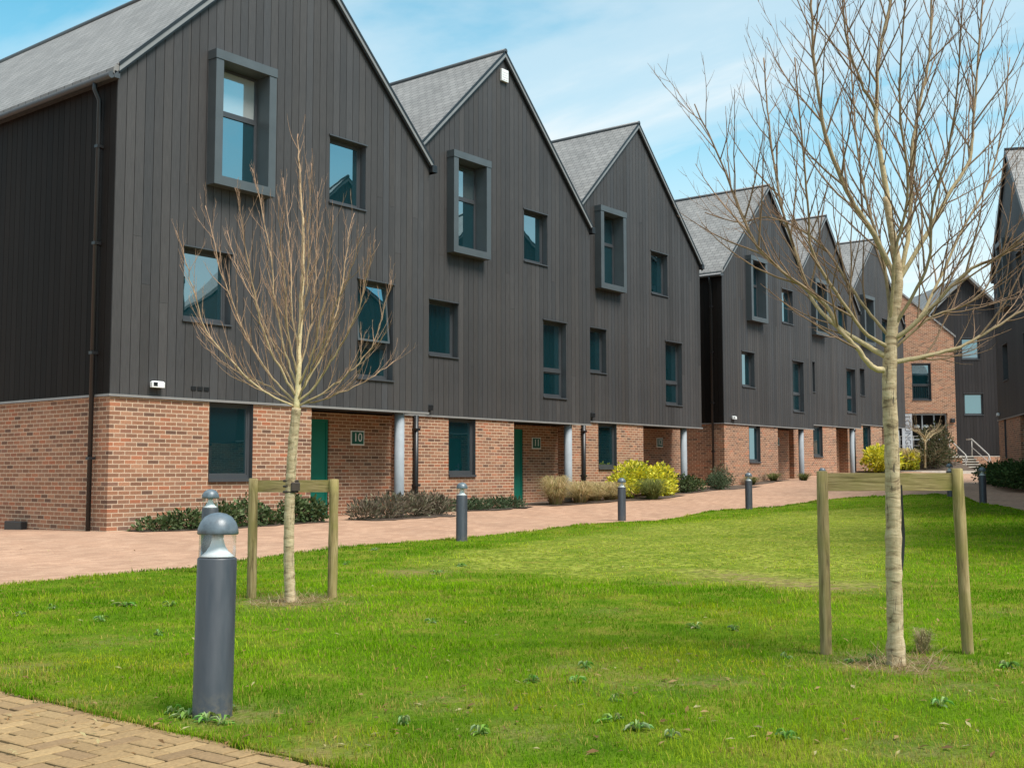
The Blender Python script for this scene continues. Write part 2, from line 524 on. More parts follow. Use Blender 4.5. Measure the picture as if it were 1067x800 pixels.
def window(house, name, xa, xb, za, zb, y=.17, rails=(), open_top=False, label=None, lintel=True, brick=False, pane='glass'):
    """frame mesh (part) with its pane, sill and head flashing as sub-parts"""
    fw = .055
    fb = MB()
    y1 = y+.06
    e = .002
    fb.box(xa+e, xa+fw, y, y1, za+e, zb-e); fb.box(xb-fw, xb-e, y, y1, za+e, zb-e)
    fb.box(xa+fw, xb-fw, y, y1, za+e, za+fw+.02); fb.box(xa+fw, xb-fw, y, y1, zb-fw, zb-e)
    for r in rails:
        fb.box(xa+fw, xb-fw, y-.008, y1, r-.045, r+.045)
    # inner sash edges, one per light
    zs = [za+fw+.02]+[v for r in rails for v in (r-.045, r+.045)]+[zb-fw]
    panes = []
    for i in range(0, len(zs), 2):
        a, b = zs[i], zs[i+1]
        sw = .03
        if open_top and i == len(zs)-2:
            panes.append((a, b, True)); continue
        fb.box(xa+fw, xa+fw+sw, y+.012, y1-.004, a, b); fb.box(xb-fw-sw, xb-fw, y+.012, y1-.004, a, b)
        fb.box(xa+fw+sw, xb-fw-sw, y+.012, y1-.004, a, a+sw); fb.box(xa+fw+sw, xb-fw-sw, y+.012, y1-.004, b-sw, b)
        panes.append((a+sw, b-sw, False))
    # dark lining of the opening
    lb = .004
    fb.poly([(xa+lb, .0, za), (xa+lb, .0, zb), (xa+lb, y, zb), (xa+lb, y, za)][::-1]); fb.poly([(xb-lb, 0, zb), (xb-lb, 0, za), (xb-lb, y, za), (xb-lb, y, zb)][::-1])
    fb.poly([(xa, 0, zb-lb), (xb, 0, zb-lb), (xb, y, zb-lb), (xa, y, zb-lb)][::-1])
    fo = fb.build(name, M['frame'], house)
    if label: fo['label'] = label
    for a, b, op in panes:
        if op:
            # top-hung light swung outwards at its foot
            h = b-a; an = rad(6)
            sb = MB(); sw = .045
            w0, w1 = xa+fw, xb-fw
            sb.box(w0, w0+sw, -.02, .02, -h, 0); sb.box(w1-sw, w1, -.02, .02, -h, 0)
            sb.box(w0+sw, w1-sw, -.02, .02, -h, -h+sw); sb.box(w0+sw, w1-sw, -.02, .02, -sw, 0)
            so = sb.build('open_light', M['bayframe'], fo); so.location = (0, y+.02, b); so.rotation_euler = (-an, 0, 0)
            pb = MB(); pb.box(w0+sw, w1-sw, -.006, .006, -h+sw, -sw)
            po = pb.build('pane', M['glass'], fo); po.location = (0, y+.02, b); po.rotation_euler = (-an, 0, 0)
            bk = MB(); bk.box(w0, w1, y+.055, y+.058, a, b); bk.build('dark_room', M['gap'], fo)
        else:
            pb = MB(); pb.box(xa+fw+.03, xb-fw-.03, y+.032, y+.044, a, b); pb.build('pane', M[pane], fo)
    sl = MB()
    sl.box(xa-.02, xb+.02, -.035, y+.0, za-.03, za+.004) if not brick else sl.box(xa, xb, -.03, y, za-.05, za+.006)
    sl.build('sill', M['frame'], fo)
    if lintel:
        hl = MB(); hl.box(xa-.03, xb+.03, -.03, .01, zb-.004, zb+.022); hl.build('head_flashing', M['frame'], fo)
    return fo


def bay(house, xa, xb, za, zb, d=.235, t=.17, blind='glass'):
    """deep metal box round a tall window, standing proud of the cladding"""
    b = MB()
    rv = .26
    b.box(xa, xa+t, -d, rv, za, zb-t-.006); b.box(xb-t, xb, -d, rv, za, zb-t-.006)
    b.box(xa+t, xb-t, -d, rv, za, za+t); b.box(xa-.012, xb+.012, -d-.012, rv, zb-t, zb)
    o = b.build('bay_window', M['bayframe'], house)
    xi, xj, zi, zj = xa+t, xb-t, za+t, zb-t
    y = .14
    fw = .06
    f = MB()
    xm = xi+.62*(xj-xi); zm = zi+.60*(zj-zi)
    f.box(xi, xi+fw, y, y+.06, zi, zj-.002); f.box(xj-fw, xj, y, y+.06, zi, zj-.002); f.box(xi+fw, xj-fw, y, y+.06, zi, zi+fw); f.box(xi+fw, xj-fw, y, y+.06, zj-fw, zj-.002)
    f.box(xi+fw, xj-fw, y-.006, y+.06, zm-.05, zm+.05)
    f.build('window_frame', M['frame'], o)
    for a, c in ((zi+fw, zm-.05), (zm+.05, zj-fw)):
        g = MB(); g.box(xi+fw, xj-fw, y+.025, y+.037, a, c); g.build('pane', M[blind if a > zm else 'glass'], o)
    return o


def house(name, label, loc, rot, W, F, number=None, left_side=False, right_side=False, vent=False, camera=False, porch=True, plate=True, zb=ZB, airbricks=False, group='grey gabled terraced houses'):
    h = thing(name, label, 'house', loc, rot, group)
    half = W/2
    sl = (ZP-ZE)/half

    def top(x): return ZE+sl*min(x, W-x)
    upper = []
    bx = F['bay']; bw = 1.42
    bz = (6.27, 8.80)
    upper.append((bx+.02, bx+bw-.02, bz[0]+.02, bz[1]-.02))
    ml = (F['ml'], F['ml']+1.05, 3.72, 5.06); tl = (F['tall'], F['tall']+1.06, 2.95, 5.04); ur = (F['ur'], F['ur']+1.03, 6.53, 7.92)
    upper += [ml, tl, ur]
    # --- cladding boards of the gable front
    cb = MB(); gb = MB(); sbm = MB()
    n = int(round(W/PITCHB)); p = W/n
    gap = .010

    def strip(mb, a, b, y0, y1, holes, off, cc, zlo):
        xs = sorted(set([a, b]+[v for q in holes for v in q[:2] if a+.004 < v < b-.004]))
        for s, t in zip(xs[:-1], xs[1:]):
            mid = (s+t)/2
            z = zlo
            for q in sorted([q for q in holes if q[0] < mid < q[1]], key=lambda q: q[2]):
                if q[2] > z: mb.prism([(s, z), (t, z), (t, q[2]), (s, q[2])], y0, y1, cc)
                z = q[3]
            if cc is not None and random.random() < .3 and top(mid)-z > 2.6:
                j = random.uniform(z+1.0, top(mid)-.9)
                mb.prism([(s, z), (t, z), (t, j-.002), (s, j-.002)], y0, y1, cc)
                z = j+.002; cc = board_col()
            pts = [(s, z), (t, z), (t, top(t)-off), (s, top(s)-off)]
            if s < half < t: pts = [(s, z), (t, z), (t, top(t)-off), (half, top(half)-off), (s, top(s)-off)]
            mb.prism(pts, y0, y1, cc)
    for i in range(n):
        a, b = i*p, (i+1)*p
        strip(cb, a+gap/2, b-gap/2, 0., .02, upper, 0, board_col(), zb)
        strip(gb, a, b, .024, .03, upper, .004, None, zb+.01)
    # --- side cladding
    ny = int(DEPTH/PITCHB)
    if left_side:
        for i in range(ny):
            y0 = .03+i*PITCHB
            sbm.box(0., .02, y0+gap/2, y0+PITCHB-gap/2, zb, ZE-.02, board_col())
        gb.poly([(.026, DEPTH, zb), (.026, .03, zb), (.026, .03, ZE), (.026, DEPTH, ZE)])
    else:
        gb.poly([(.01, DEPTH, zb), (.01, .03, zb), (.01, .03, ZE), (.01, DEPTH, ZE)])
    gb.poly([(W-.01, .03, zb), (W-.01, DEPTH, zb), (W-.01, DEPTH, ZE), (W-.01, .03, ZE)])
    gb.prism([(.02, zb), (W-.02, zb), (W-.02, ZE-.05), (half, ZP-.05), (.02, ZE-.05)], DEPTH-.03, DEPTH)
    # soffit under the upper storeys
    gb.poly([(0.01, .03, zb+.005), (0.01, DEPTH, zb+.005), (W-.01, DEPTH, zb+.005), (W-.01, .03, zb+.005)])
    cl = cb.build('cladding', M['board'], h)
    if left_side: sbm.build('side_cladding', M['side_board'], h)['label'] = 'brown side cladding with shade in its colour'
    gb.build('cladding_backing', M['gap'], cl)
    tb = MB(); tb.box(-.03, W+(.03 if right_side else -.005), -.03, .0, zb-.03, zb+.012)
    if left_side: tb.box(-.03, 0., 0., DEPTH, zb-.03, zb+.012)
    tb.build('drip_trim', M['trim'], cl)
    # --- brick ground storey
    px = F['porch'] if porch else W
    rc = 1.15
    gw = (F['gw'], F['gw']+F.get('gww', 1.0), .86, zb-.035)
    wb = MB()
    y0 = .012
    wb.wall(.0+y0, px, -1.2, lambda x: zb-.031, [gw], y0, .16)
    if porch:
        wb.poly([(px, y0, -1.2), (px, rc, -1.2), (px, rc, zb-.031), (px, y0, zb-.031)])
        dr = F.get('door', 5.08); dw = .96
        wb.wall(px, W+.6, -1.2, lambda x: zb-.031, [(dr, dr+dw, -1.2, 2.12)], rc, .1)
    wb.poly([(y0, DEPTH, -1.2), (y0, y0, -1.2), (y0, y0, zb-.031), (y0, DEPTH, zb-.031)])
    wb.poly([(W-.02, rc if porch else y0, -1.2), (W-.02, DEPTH, -1.2), (W-.02, DEPTH, zb-.031), (W-.02, rc if porch else y0, zb-.031)])
    wb.poly([(W, DEPTH, -1.2), (0, DEPTH, -1.2), (0, DEPTH, zb-.031), (W, DEPTH, zb-.031)])
    wb.build('brick_wall', M['brick'], h)
    # --- windows
    bay(h, bx, bx+bw, bz[0], bz[1], blind=F.get('blind', 'glass'))
    window(h, 'window', *ml, pane=F.get('mlp', 'glass'))
    window(h, 'window', *tl, rails=(tl[2]+.75,), open_top=F.get('open', False), label='top-hung window light swung open' if F.get('open') else None)
    window(h, 'window', *ur)
    window(h, 'window', gw[0], gw[1], gw[2], gw[3]+.002, y=.1, brick=True, lintel=False)
    if porch:
        db = MB(); db.box(dr+.05, dr+dw-.05, rc+.05, rc+.09, .03, 2.07)
        for k in (.35, .95, 1.55): db.box(dr+.2, dr+dw-.2, rc+.042, rc+.05, k, k+.42)
        do = db.build('door', M['door'], h)
        fbm = MB(); fbm.box(dr, dr+.05, rc+.03, rc+.1, -.2, 2.118); fbm.box(dr+dw-.05, dr+dw, rc+.03, rc+.1, -.2, 2.118); fbm.box(dr+.05, dr+dw-.05, rc+.03, rc+.1, 2.07, 2.118)
        fbm.build('door_frame', M['door'], do)
        st = MB(); st.box(dr+.05, dr+dw-.05, rc-.02, rc+.1, -.1, .028); st.build('threshold', M['frame'], do)
        hm = MB(); hm.tube([(dr+.12, rc+.02, 1.02), (dr+.24, rc+.02, 1.02)], [.012, .012], 8); hm.box(dr+.1, dr+.15, rc+.02, rc+.05, .92, 1.12); hm.build('handle', M['column'], do)
        c = MB(); cx = F['col']; c.lathe([(.11, -1.2), (.11, zb-.02)], 24, cx, .16); c.build('porch_column', M['column'], h)
        if plate:
            pb = MB(); pxx = F.get('plate', 6.85)
            pb.box(pxx-.2, pxx+.2, rc-.02, rc-.002, 1.58, 1.90)
            po = pb.build('number_plate', M['white'], h)
            ib = MB(); ib.box(pxx-.175, pxx+.175, rc-.026, rc-.0201, 1.605, 1.875); ib.build('plate_face', M['plate'], po)
            if number:
                text_mesh(number, .27, M['white'], 'lettering', po, (pxx, rc-.028, 1.745), (rad(90), 0, 0))
    # --- roof
    rb = MB()
    yf = -.07
    ol = .14 if left_side else 0.0
    orr = .10 if right_side else 0.02
    zt = .19
    for sgn in (-1, 1):
        ov = ol if sgn < 0 else orr
        xe = -ov if sgn < 0 else W+ov
        ze = ZE-sl*ov
        pts = [(xe, ze+.05), (half, ZP+.05), (half, ZP+zt), (xe, ze+zt)]
        if sgn > 0: pts = pts[::-1]
        rb.prism(pts, yf, DEPTH)
    ro = rb.build('roof', M['slate'], h)
    vb = MB()
    for sgn in (-1, 1):
        ov = (.03 if left_side else 0) if sgn < 0 else orr+.03
        xe = -ov if sgn < 0 else W+ov
        ze = ZE-sl*ov
        for (lo, hi, ya, yb, mi) in ((.035, .125, yf-.022, yf-.001, 0), (.127, .2, yf-.03, yf-.001, 1)):
            pts = [(xe, ze+lo), (half, ZP+lo), (half, ZP+hi), (xe, ze+hi)]
            if sgn > 0: pts = pts[::-1]
            k = len(vb.f); vb.prism(pts, ya, yb)
            for q in range(k, len(vb.f)): vb.mi[q] = mi
        pts = [(xe, ze-.012), (half, ZP-.012), (half, ZP+.048), (xe, ze+.048)]
        if sgn > 0: pts = pts[::-1]
        k = len(vb.f); vb.prism(pts, yf, -.002)
        for q in range(k, len(vb.f)): vb.mi[q] = 1
    vb.build('verge', [M['verge'], M['black']], ro)
    rg = MB(); rg.tube([(half, yf-.03, ZP+zt+.0), (half, DEPTH, ZP+zt+.0)], [.07, .07], 8); rg.build('ridge', M['frame'], ro)
    if left_side:
        g = MB(); g.tube([(-.17, yf-.0, ZE-.09), (-.17, DEPTH, ZE-.09)], [.06, .06], 8)
        g.box(-.11, -.001, yf, DEPTH, ZE-.12, ZE-.0)
        g.build('gutter', M['frame'], ro)
        d = MB(); d.tube([(-.17, .43, ZE-.1), (-.17, .43, ZE-.25), (-.075, .43, ZE-.42), (-.075, .43, -.6)], [.042]*4, 10)
        for zz in (1.2, 3.0, 4.9, 6.6): d.box(-.125, .0, .38, .48, zz, zz+.05)
        d.build('downpipe', M['black'], h)
    if F.get('pipe') is not None:
        d = MB(); d.tube([(F['pipe'], -.05, zb-.02), (F['pipe'], -.05, -.8)], [.06, .06], 10)
        for zz in (.6, 1.9): d.box(F['pipe']-.075, F['pipe']+.075, -.12, .012, zz, zz+.05)
        d.build('downpipe', M['black'], h)
        d = MB(); d.bevel_box(F['pipe']+.35, F['pipe']+.55, -.1, 0, zb+.12, zb+.25, .01); d.build('outlet_box', M['black'], h)
    if right_side or F.get('spout', True):
        d = MB(); d.bevel_box(W-.02, W+.14, -.13, .2, ZE-.1, ZE+.07, .015); d.build('hopper', M['black'], ro)
    if vent:
        v = MB(); v.bevel_box(half-.13, half+.15, -.07, -.001, ZP-.62, ZP-.30, .01)
        for k in range(4): v.box(half-.10, half+.12, -.076, -.07, ZP-.585+k*.065, ZP-.56+k*.065)
        v.build('vent_cover', M['white'], h)
    if camera:
        c = MB(); x0 = camera
        c.bevel_box(x0, x0+.26, -.12, -.02, zb+.16, zb+.27, .02); c.box(x0+.1, x0+.16, -.03, .0, zb+.19, zb+.25)
        co = c.build('security_camera', M['white'], h)
        e = MB(); e.box(x0+.02, x0+.10, -.123, -.119, zb+.18, zb+.25); e.build('lens', M['black'], co)
    if airbricks:
        a = MB()
        for k in range(3): a.box(1.62+k*.14, 1.73+k*.14, -.012, 0, zb+.16, zb+.23)
        a.build('air_brick', M['black'], h)
        a = MB(); a.bevel_box(-.12, .0, 2.55, 3.15, -.12, .10, .01); a.build('boot_air_vent', M['black'], h)
    return h


def feats(**kw):
    d = dict(bay=1.8, ml=1.25, tall=5.72, ur=4.88, gw=1.95, porch=4.5, col=7.1, door=5.1, plate=6.85)
    d.update(kw); return d


HL = [
    ('grey gabled house numbered 10, at the row end with a windowless side wall', (0, 0, 0), 7.93,
     feats(bay=1.87, ml=1.42, tall=5.73, ur=4.9, gw=2.04, porch=4.5, col=7.17, door=5.05, open=True, blind='glass_blind'),
     dict(number='10', left_side=True, camera=.75, airbricks=True)),
    ('grey gabled house number 11 with a white vent cover high in its gable', (7.93, 1.026, .05), 7.9,
     feats(bay=9.68-7.93, ml=9.05-7.93, tall=13.6-7.93, ur=12.76-7.93, gw=9.78-7.93, porch=4.4, blind='glass_curtain', col=14.95-7.93, door=5.3, pipe=.64),
     dict(number='11', vent=True, zb=2.27)),
    ('grey gabled house with the yellow shrub against its brick ground floor', (15.83, 1.886, .24), 8.0,
     feats(bay=17.37-15.83, ml=16.9-15.83, tall=21.46-15.83, ur=20.62-15.83, gw=17.5-15.83, porch=4.22, col=22.85-15.83, door=4.9, pipe=.82, plate=7.1),
     dict(number='12', zb=2.24, right_side=True)),
    ('grey gabled house beyond the dark alley gap with a white security camera on its corner', (26.75, 2.568, .5), 8.0,
     feats(bay=1.95, ml=1.5, tall=6.02, ur=5.13, gw=2.0, porch=4.52, col=7.05, gww=.95),
     dict(left_side=True, camera=.55, zb=2.27)),
    ('grey gabled house between the alley corner house and the last house of the far row', (34.78, 3.496, .8), 7.65,
     feats(bay=2.1, ml=1.3, tall=6.0, ur=5.15, gw=2.05, porch=4.62, col=6.85, pipe=.7),
     dict(zb=2.25)),
    ('last grey gabled house of the far row with yellow flowering shrubs at its foot', (42.45, 4.184, 1.06), 8.1,
     feats(bay=2.0, ml=1.3, tall=5.6, ur=5.0, gw=2.0, porch=4.6, col=7.2, pipe=.7),
     dict(zb=2.26, right_side=True)),
]
for lab, loc, W, F, kw in HL:
    house('terraced_house', lab, loc, 0., W, F, **kw)

# the facing terrace: two gables stand in the picture's edge, the others show in the window glass
RD = np.array([-.914, -.407]); RD /= np.linalg.norm(RD)
RC = at(1042, 490, 44.)[:2]
RROT = math.atan2(RD[1], RD[0])
RL = ['dark gabled house opposite with a low clipped hedge at its brick foot',
      'dark gabled house of the opposite row, second from the stepped entrance',
      'dark gabled house of the opposite row, third from the stepped entrance',
      'dark gabled house of the opposite row, fourth from the stepped entrance']
for i, lab in enumerate(RL):
    q = RC+RD*(i*7.95+(1.8 if i == 3 else 0))
    nrm = np.array([RD[1], -RD[0]])       # towards the green
    q = q+nrm*(.25*i)
    house('terraced_house', lab, (q[0], q[1], (.66, .2, -.25, -.55)[i]), RROT, 7.93,
          feats(ml=1.5, gw=1.3, gww=.35, tall=5.7, bay=2.2), left_side=(i == 0), camera=(.25 if i == 0 else False), group='dark gabled houses opposite')
for i, lab in enumerate(('dark gabled house past the end of the opposite row, nearer the entrance steps', 'dark gabled house past the end of the opposite row, farther from the entrance steps')):  # unseen houses added so the far windows reflect dark walls, not bright sky
    q = CAM[:2]+np.array([math.sin(YAW), math.cos(YAW)])*(63+i)+np.array([math.cos(YAW), -math.sin(YAW)])*(32.5+7.95*i)
    house('terraced_house', lab, (q[0], q[1], .8), -YAW, 7.93, feats(), left_side=False, group='dark gabled houses opposite')

# ------------------------------------------------------------------ far end: brick gable, dark gable, deck, steps
FROT = -YAW


def far_loc(x, y, d):
    return at(x, y, d)


DL = 64.
ZD = 1.80                                   # deck level
o0 = at(998, 490, DL)                        # foot of the brick gable's visible corner
lw = 7.2
org = o0-_r*lw                               # its far corner along the wall
lb = thing('brick_building', 'orange brick gabled building with a glazed lounge entrance behind the planter', 'building', (org[0], org[1], 0), FROT)
eav, apx = 8.65, 11.65


def ltop(x): return eav+(apx-eav)/(lw/2)*min(x, lw-x)


def lx(px): return lw-(998-px)/FPX*DL


def lz(py): return CAM[2]+(491.8-py)/FPX*DL


ent = (lx(938), lx(989), ZD+.02, lz(431))
w1 = (lx(953), lx(973), lz(417), lz(379)); w2 = (lx(941), lx(947.5), lz(352), lz(328))
b = MB(); b.wall(0, lw, -1, ltop, [ent, w1, w2], 0, .25, extra=(lw/2,))
b.poly([(lw, 0, -1), (lw, 9, -1), (lw, 9, eav), (lw, 0, eav)]); b.poly([(0, 9, -1), (0, 0, -1), (0, 0, eav), (0, 9, eav)])
b.build('brick_wall', M['brick'], lb)
rb = MB()
s_ = (apx-eav)/(lw/2)
rb.prism([(-.1, eav-.1*s_+.02), (lw/2, apx+.02), (lw/2, apx+.14), (-.1, eav-.1*s_+.14)], -.06, 9)
rb.prism([(lw+.1, eav-.1*s_+.14), (lw/2, apx+.14), (lw/2, apx+.02), (lw+.1, eav-.1*s_+.02)], -.06, 9)
ro = rb.build('roof', M['slate'], lb)
window(lb, 'window', w1[0], w1[1], w1[2], w1[3], y=.15, rails=(w1[2]+.85,))
bb = MB()
for k in range(9):
    xx = w1[0]+.06+k*(w1[1]-w1[0]-.12)/8
    bb.box(xx-.008, xx+.008, -.03, -.014, w1[2]+.02, w1[2]+.85)
bb.box(w1[0], w1[1], -.035, -.01, w1[2]+.85, w1[2]+.89)
bb.build('juliet_balcony', M['black'], lb)
window(lb, 'window', *w2, y=.15)
# glazed entrance set back in a shaded lobby
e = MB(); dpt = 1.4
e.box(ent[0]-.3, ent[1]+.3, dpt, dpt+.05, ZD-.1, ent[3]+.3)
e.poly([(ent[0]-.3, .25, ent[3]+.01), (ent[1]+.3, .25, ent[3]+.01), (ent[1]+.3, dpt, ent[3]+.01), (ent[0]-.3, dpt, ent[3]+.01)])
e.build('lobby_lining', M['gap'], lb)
en = MB()
for xx in np.linspace(ent[0], ent[1]-.06, 5): en.box(xx, xx+.06, .16, .24, ent[2], ent[3]-.002)
en.box(ent[0], ent[1], .162, .238, ent[2]+.0, ent[2]+.08); en.box(ent[0], ent[1], .162, .238, ent[3]-.1, ent[3]-.003); en.box(ent[0], ent[1], .164, .236, ent[2]+.95, ent[2]+1.0)
eo = en.build('entrance_frame', M['column'], lb)
for k, xx in enumerate((ent[0]+1.25, ent[0]+1.75)):
    lm = MB(); lm.lathe([(.02, .14), (.16, .10), (.19, 0), (.15, -.05)], 12); lo = lm.build('pendant_lamp', M['lamp_white'], lb); lo.location = (xx, .7, ent[3]-.75)
    cd = MB(); cd.tube([(0, 0, .14), (0, 0, .78)], [.008, .008], 5); c_ = cd.build('lamp_cord', M['black'], lo)
wl = MB(); wl.bevel_box(lx(991.5), lx(996), -.16, 0, lz(441), lz(436.5), .03); wl.build('wall_lamp', M['black'], lb)
# banner
bn = MB(); bx0, bx1, bz0, bz1 = lx(940.5), lx(951.3), lz(470), lz(431.8)
bn.box(bx0, bx1, -.09, -.06, bz0, bz1)
bno = bn.build('lounge_banner', M['grey_sign']); bno.location = (org[0], org[1], 0); bno.rotation_euler = (0, 0, FROT)
tag(bno, 'tall pale grey banner lettered LOUNGE beside the glazed entrance', 'banner')
bs = MB()
for zz in (bz1-.08, bz0+.06): bs.box(bx0+.04, bx1-.04, -.06, 0., zz-.015, zz+.015)
bs.build('banner_bracket', M['column'], bno)
text_mesh('LOUNGE', .46, M['dark_text'], 'lettering', bno, ((bx0+bx1)/2+.02, -.094, (bz0+bz1)/2), (rad(90), rad(90), 0))

# dark clad gable beside it
DD = 66.5
gq = at(1012.4, 490, DD)
gw_ = 7.9
gorg = gq-_r*(gw_/2)
db_ = thing('dark_clad_building', 'dark timber clad gable with two square windows above the entrance steps', 'building', (gorg[0], gorg[1], 0), FROT)
gz0, gze, gzp = -.5, 8.6, 12.45


def gx(px): return gw_/2+(px-1012.4)/FPX*DD


def gzz(py): return CAM[2]+(491.8-py)/FPX*DD


def gtop(x): return gze+(gzp-gze)/(gw_/2)*min(x, gw_-x)


wins = [(gx(1006), gx(1025), gzz(374.5), gzz(352)), (gx(1007), gx(1027), gzz(433), gzz(410.5))]
cb = MB(); gb = MB()
nb = int(gw_/PITCHB)
for i in range(nb):
    a, c = i*gw_/nb, (i+1)*gw_/nb
    xs = sorted(set([a+.004, c-.004]+[v for q in wins for v in q[:2] if a+.01 < v < c-.01]))
    for s, t in zip(xs[:-1], xs[1:]):
        z = gz0
        for q in sorted([q for q in wins if q[0] < (s+t)/2 < q[1]], key=lambda q: q[2]):
            cb.prism([(s, z), (t, z), (t, q[2]), (s, q[2])], 0, .02, board_col()); z = q[3]
        cb.prism([(s, z), (t, z), (t, gtop(t)), (s, gtop(s))], 0, .02, board_col())
gb.wall(0, gw_, gz0, gtop, wins, .026, 0, extra=(gw_/2,))
gb.poly([(gw_, .03, gz0), (gw_, 9, gz0), (gw_, 9, gze), (gw_, .03, gze)]); gb.poly([(0, 9, gz0), (0, .03, gz0), (0, .03, gze), (0, 9, gze)])
co = cb.build('cladding', M['dark_board'], db_); gb.build('cladding_backing', M['gap'], co)
for q in wins: window(db_, 'window', *q, y=.1)
rb = MB(); s_ = (gzp-gze)/(gw_/2)
rb.prism([(-.1, gze-.1*s_+.02), (gw_/2, gzp+.02), (gw_/2, gzp+.2), (-.1, gze-.1*s_+.2)], -.35, 9)
rb.prism([(gw_+.1, gze-.1*s_+.2), (gw_/2, gzp+.2), (gw_/2, gzp+.02), (gw_+.1, gze-.1*s_+.02)], -.35, 9)
ro = rb.build('roof', M['slate'], db_)
vb = MB()
vb.prism([(-.1, gze-.1*s_), (gw_/2, gzp), (gw_/2, gzp+.17), (-.1, gze-.1*s_+.17)], -.38, -.351); vb.prism([(gw_+.1, gze-.1*s_+.17), (gw_/2, gzp+.17), (gw_/2, gzp), (gw_+.1, gze-.1*s_)], -.38, -.351)
vb.build('verge', M['verge'], ro)

# raised entrance deck with its retaining wall, coping and balustrade
DK = 60.
dq = at(1003, 490, DK)
dk = thing('entrance_deck', 'raised brick deck with pale coping in front of the lounge entrance', 'deck', (dq[0], dq[1], 0), FROT)


def dx(px): return (px-1003)/FPX*DK


b = MB(); b.box(dx(880), 0, 0, 5.2, -.5, ZD-.09); b.box(dx(1003)+.001, dx(1062), 1.75, 7.2, -.5, ZD-.02)
b.build('retaining_wall', M['brick'], dk)
b = MB(); b.box(dx(880), .03, -.06, 5.2, ZD-.088, ZD+.02); b.box(.032, dx(1062), 1.752, 7.2, ZD-.019, ZD+.018); b.build('coping', M['pale_concrete'], dk)
b = MB()
for k in range(9):
    xx = dx(918)+k*(dx(975)-dx(918))/8
    b.tube([(xx, .1, ZD+.02), (xx, .1, ZD+1.05)], [.012, .012], 6)
for zz in (.55, 1.05): b.tube([(dx(918), .1, ZD+zz), (dx(975), .1, ZD+zz)], [.012, .012], 6)
b.build('balustrade', M['rail'], dk)

st = thing('entrance_steps', 'flight of five pale concrete steps up to the raised deck', 'steps', (dq[0], dq[1], 0), FROT)
zs0 = gz(dq[0], dq[1]); ns = 6
for k in range(ns):
    b = MB(); z0, z1 = zs0+(ZD-zs0)*k/ns, zs0+(ZD-zs0)*(k+1)/ns
    b.box(.15, dx(1027), k*.29, 1.74, z0-(.4 if k == 0 else -.0005), z1-.045); b2 = MB(); b2.box(.13, dx(1027)+.02, k*.29-.03, 1.742, z1-.044, z1)
    so = b.build('step', M['soil'], st); b2.build('tread', M['pale_concrete'], so)


def handrail(label, x0):
    h = thing('handrail', label, 'handrail', (dq[0], dq[1], 0), FROT, 'handrails of the entrance steps')
    b = MB(); y0, y1 = -.25, 1.9
    b.tube([(x0, y0-.25, zs0+.55), (x0, y0, zs0+.9), (x0, y1, ZD+.95), (x0, y1+.7, ZD+.95)], [.035]*4, 8)
    b.build('top_rail', M['rail'], h)
    for yy, zl, zh in ((y0, zs0-.2, zs0+.88), (y1, ZD-.1, ZD+.93)):
        b = MB(); b.tube([(x0, yy, zl), (x0, yy, zh)], [.03, .03], 8); b.build('post', M['rail'], h)
    b = MB(); b.tube([(x0, y0, zs0+.5), (x0, y1, ZD+.5)], [.02, .02], 6); b.build('mid_rail', M['rail'], h)


handrail('pale handrail of the steps on the brick building side', .08)
handrail('pale handrail of the steps on the hedge side', dx(1027)+.08)

# low planter in front of the deck
pl = thing('planter', 'long low planter with pale edging below the raised deck', 'planter', (dq[0], dq[1], 0), FROT)
zp_ = gz(*(dq[:2]))
b = MB(); b.box(dx(900), dx(1000), -3.2, -3.0, -.4, zp_+.06); b.box(dx(1000)-.2, dx(1000), -3.0, -.065, -.4, zp_+.06); b.build('edging', M['pale_concrete'], pl)
b = MB(); b.poly([(dx(900), -3.0, zp_+.02), (dx(1000)-.2, -3.0, zp_+.02), (dx(1000)-.2, -.07, zp_+.55), (dx(900), -.07, zp_+.55)]); b.build('planting_soil', M['soil'], pl)


# ------------------------------------------------------------------ ground sheets
def inpoly(px, py, poly):
    poly = np.asarray(poly); r = np.zeros(px.shape, bool)
    x0, y0 = poly[:, 0], poly[:, 1]; x1, y1 = np.roll(x0, -1), np.roll(y0, -1)
    for a, b_, c, d in zip(x0, y0, x1, y1):
        if b_ == d: continue
        k = ((b_ > py) != (d > py)) & (px < (c-a)*(py-b_)/(d-b_)+a)
        r ^= k
    return r


def densify(pts, step):
    out = []
    pts = [np.asarray(p, float)[:2] for p in pts]
    for a, c in zip(pts, pts[1:]+pts[:1]):
        n = max(1, int(np.linalg.norm(c-a)/step))
        for k in range(n): out.append(a+(c-a)*k/n)
    return out


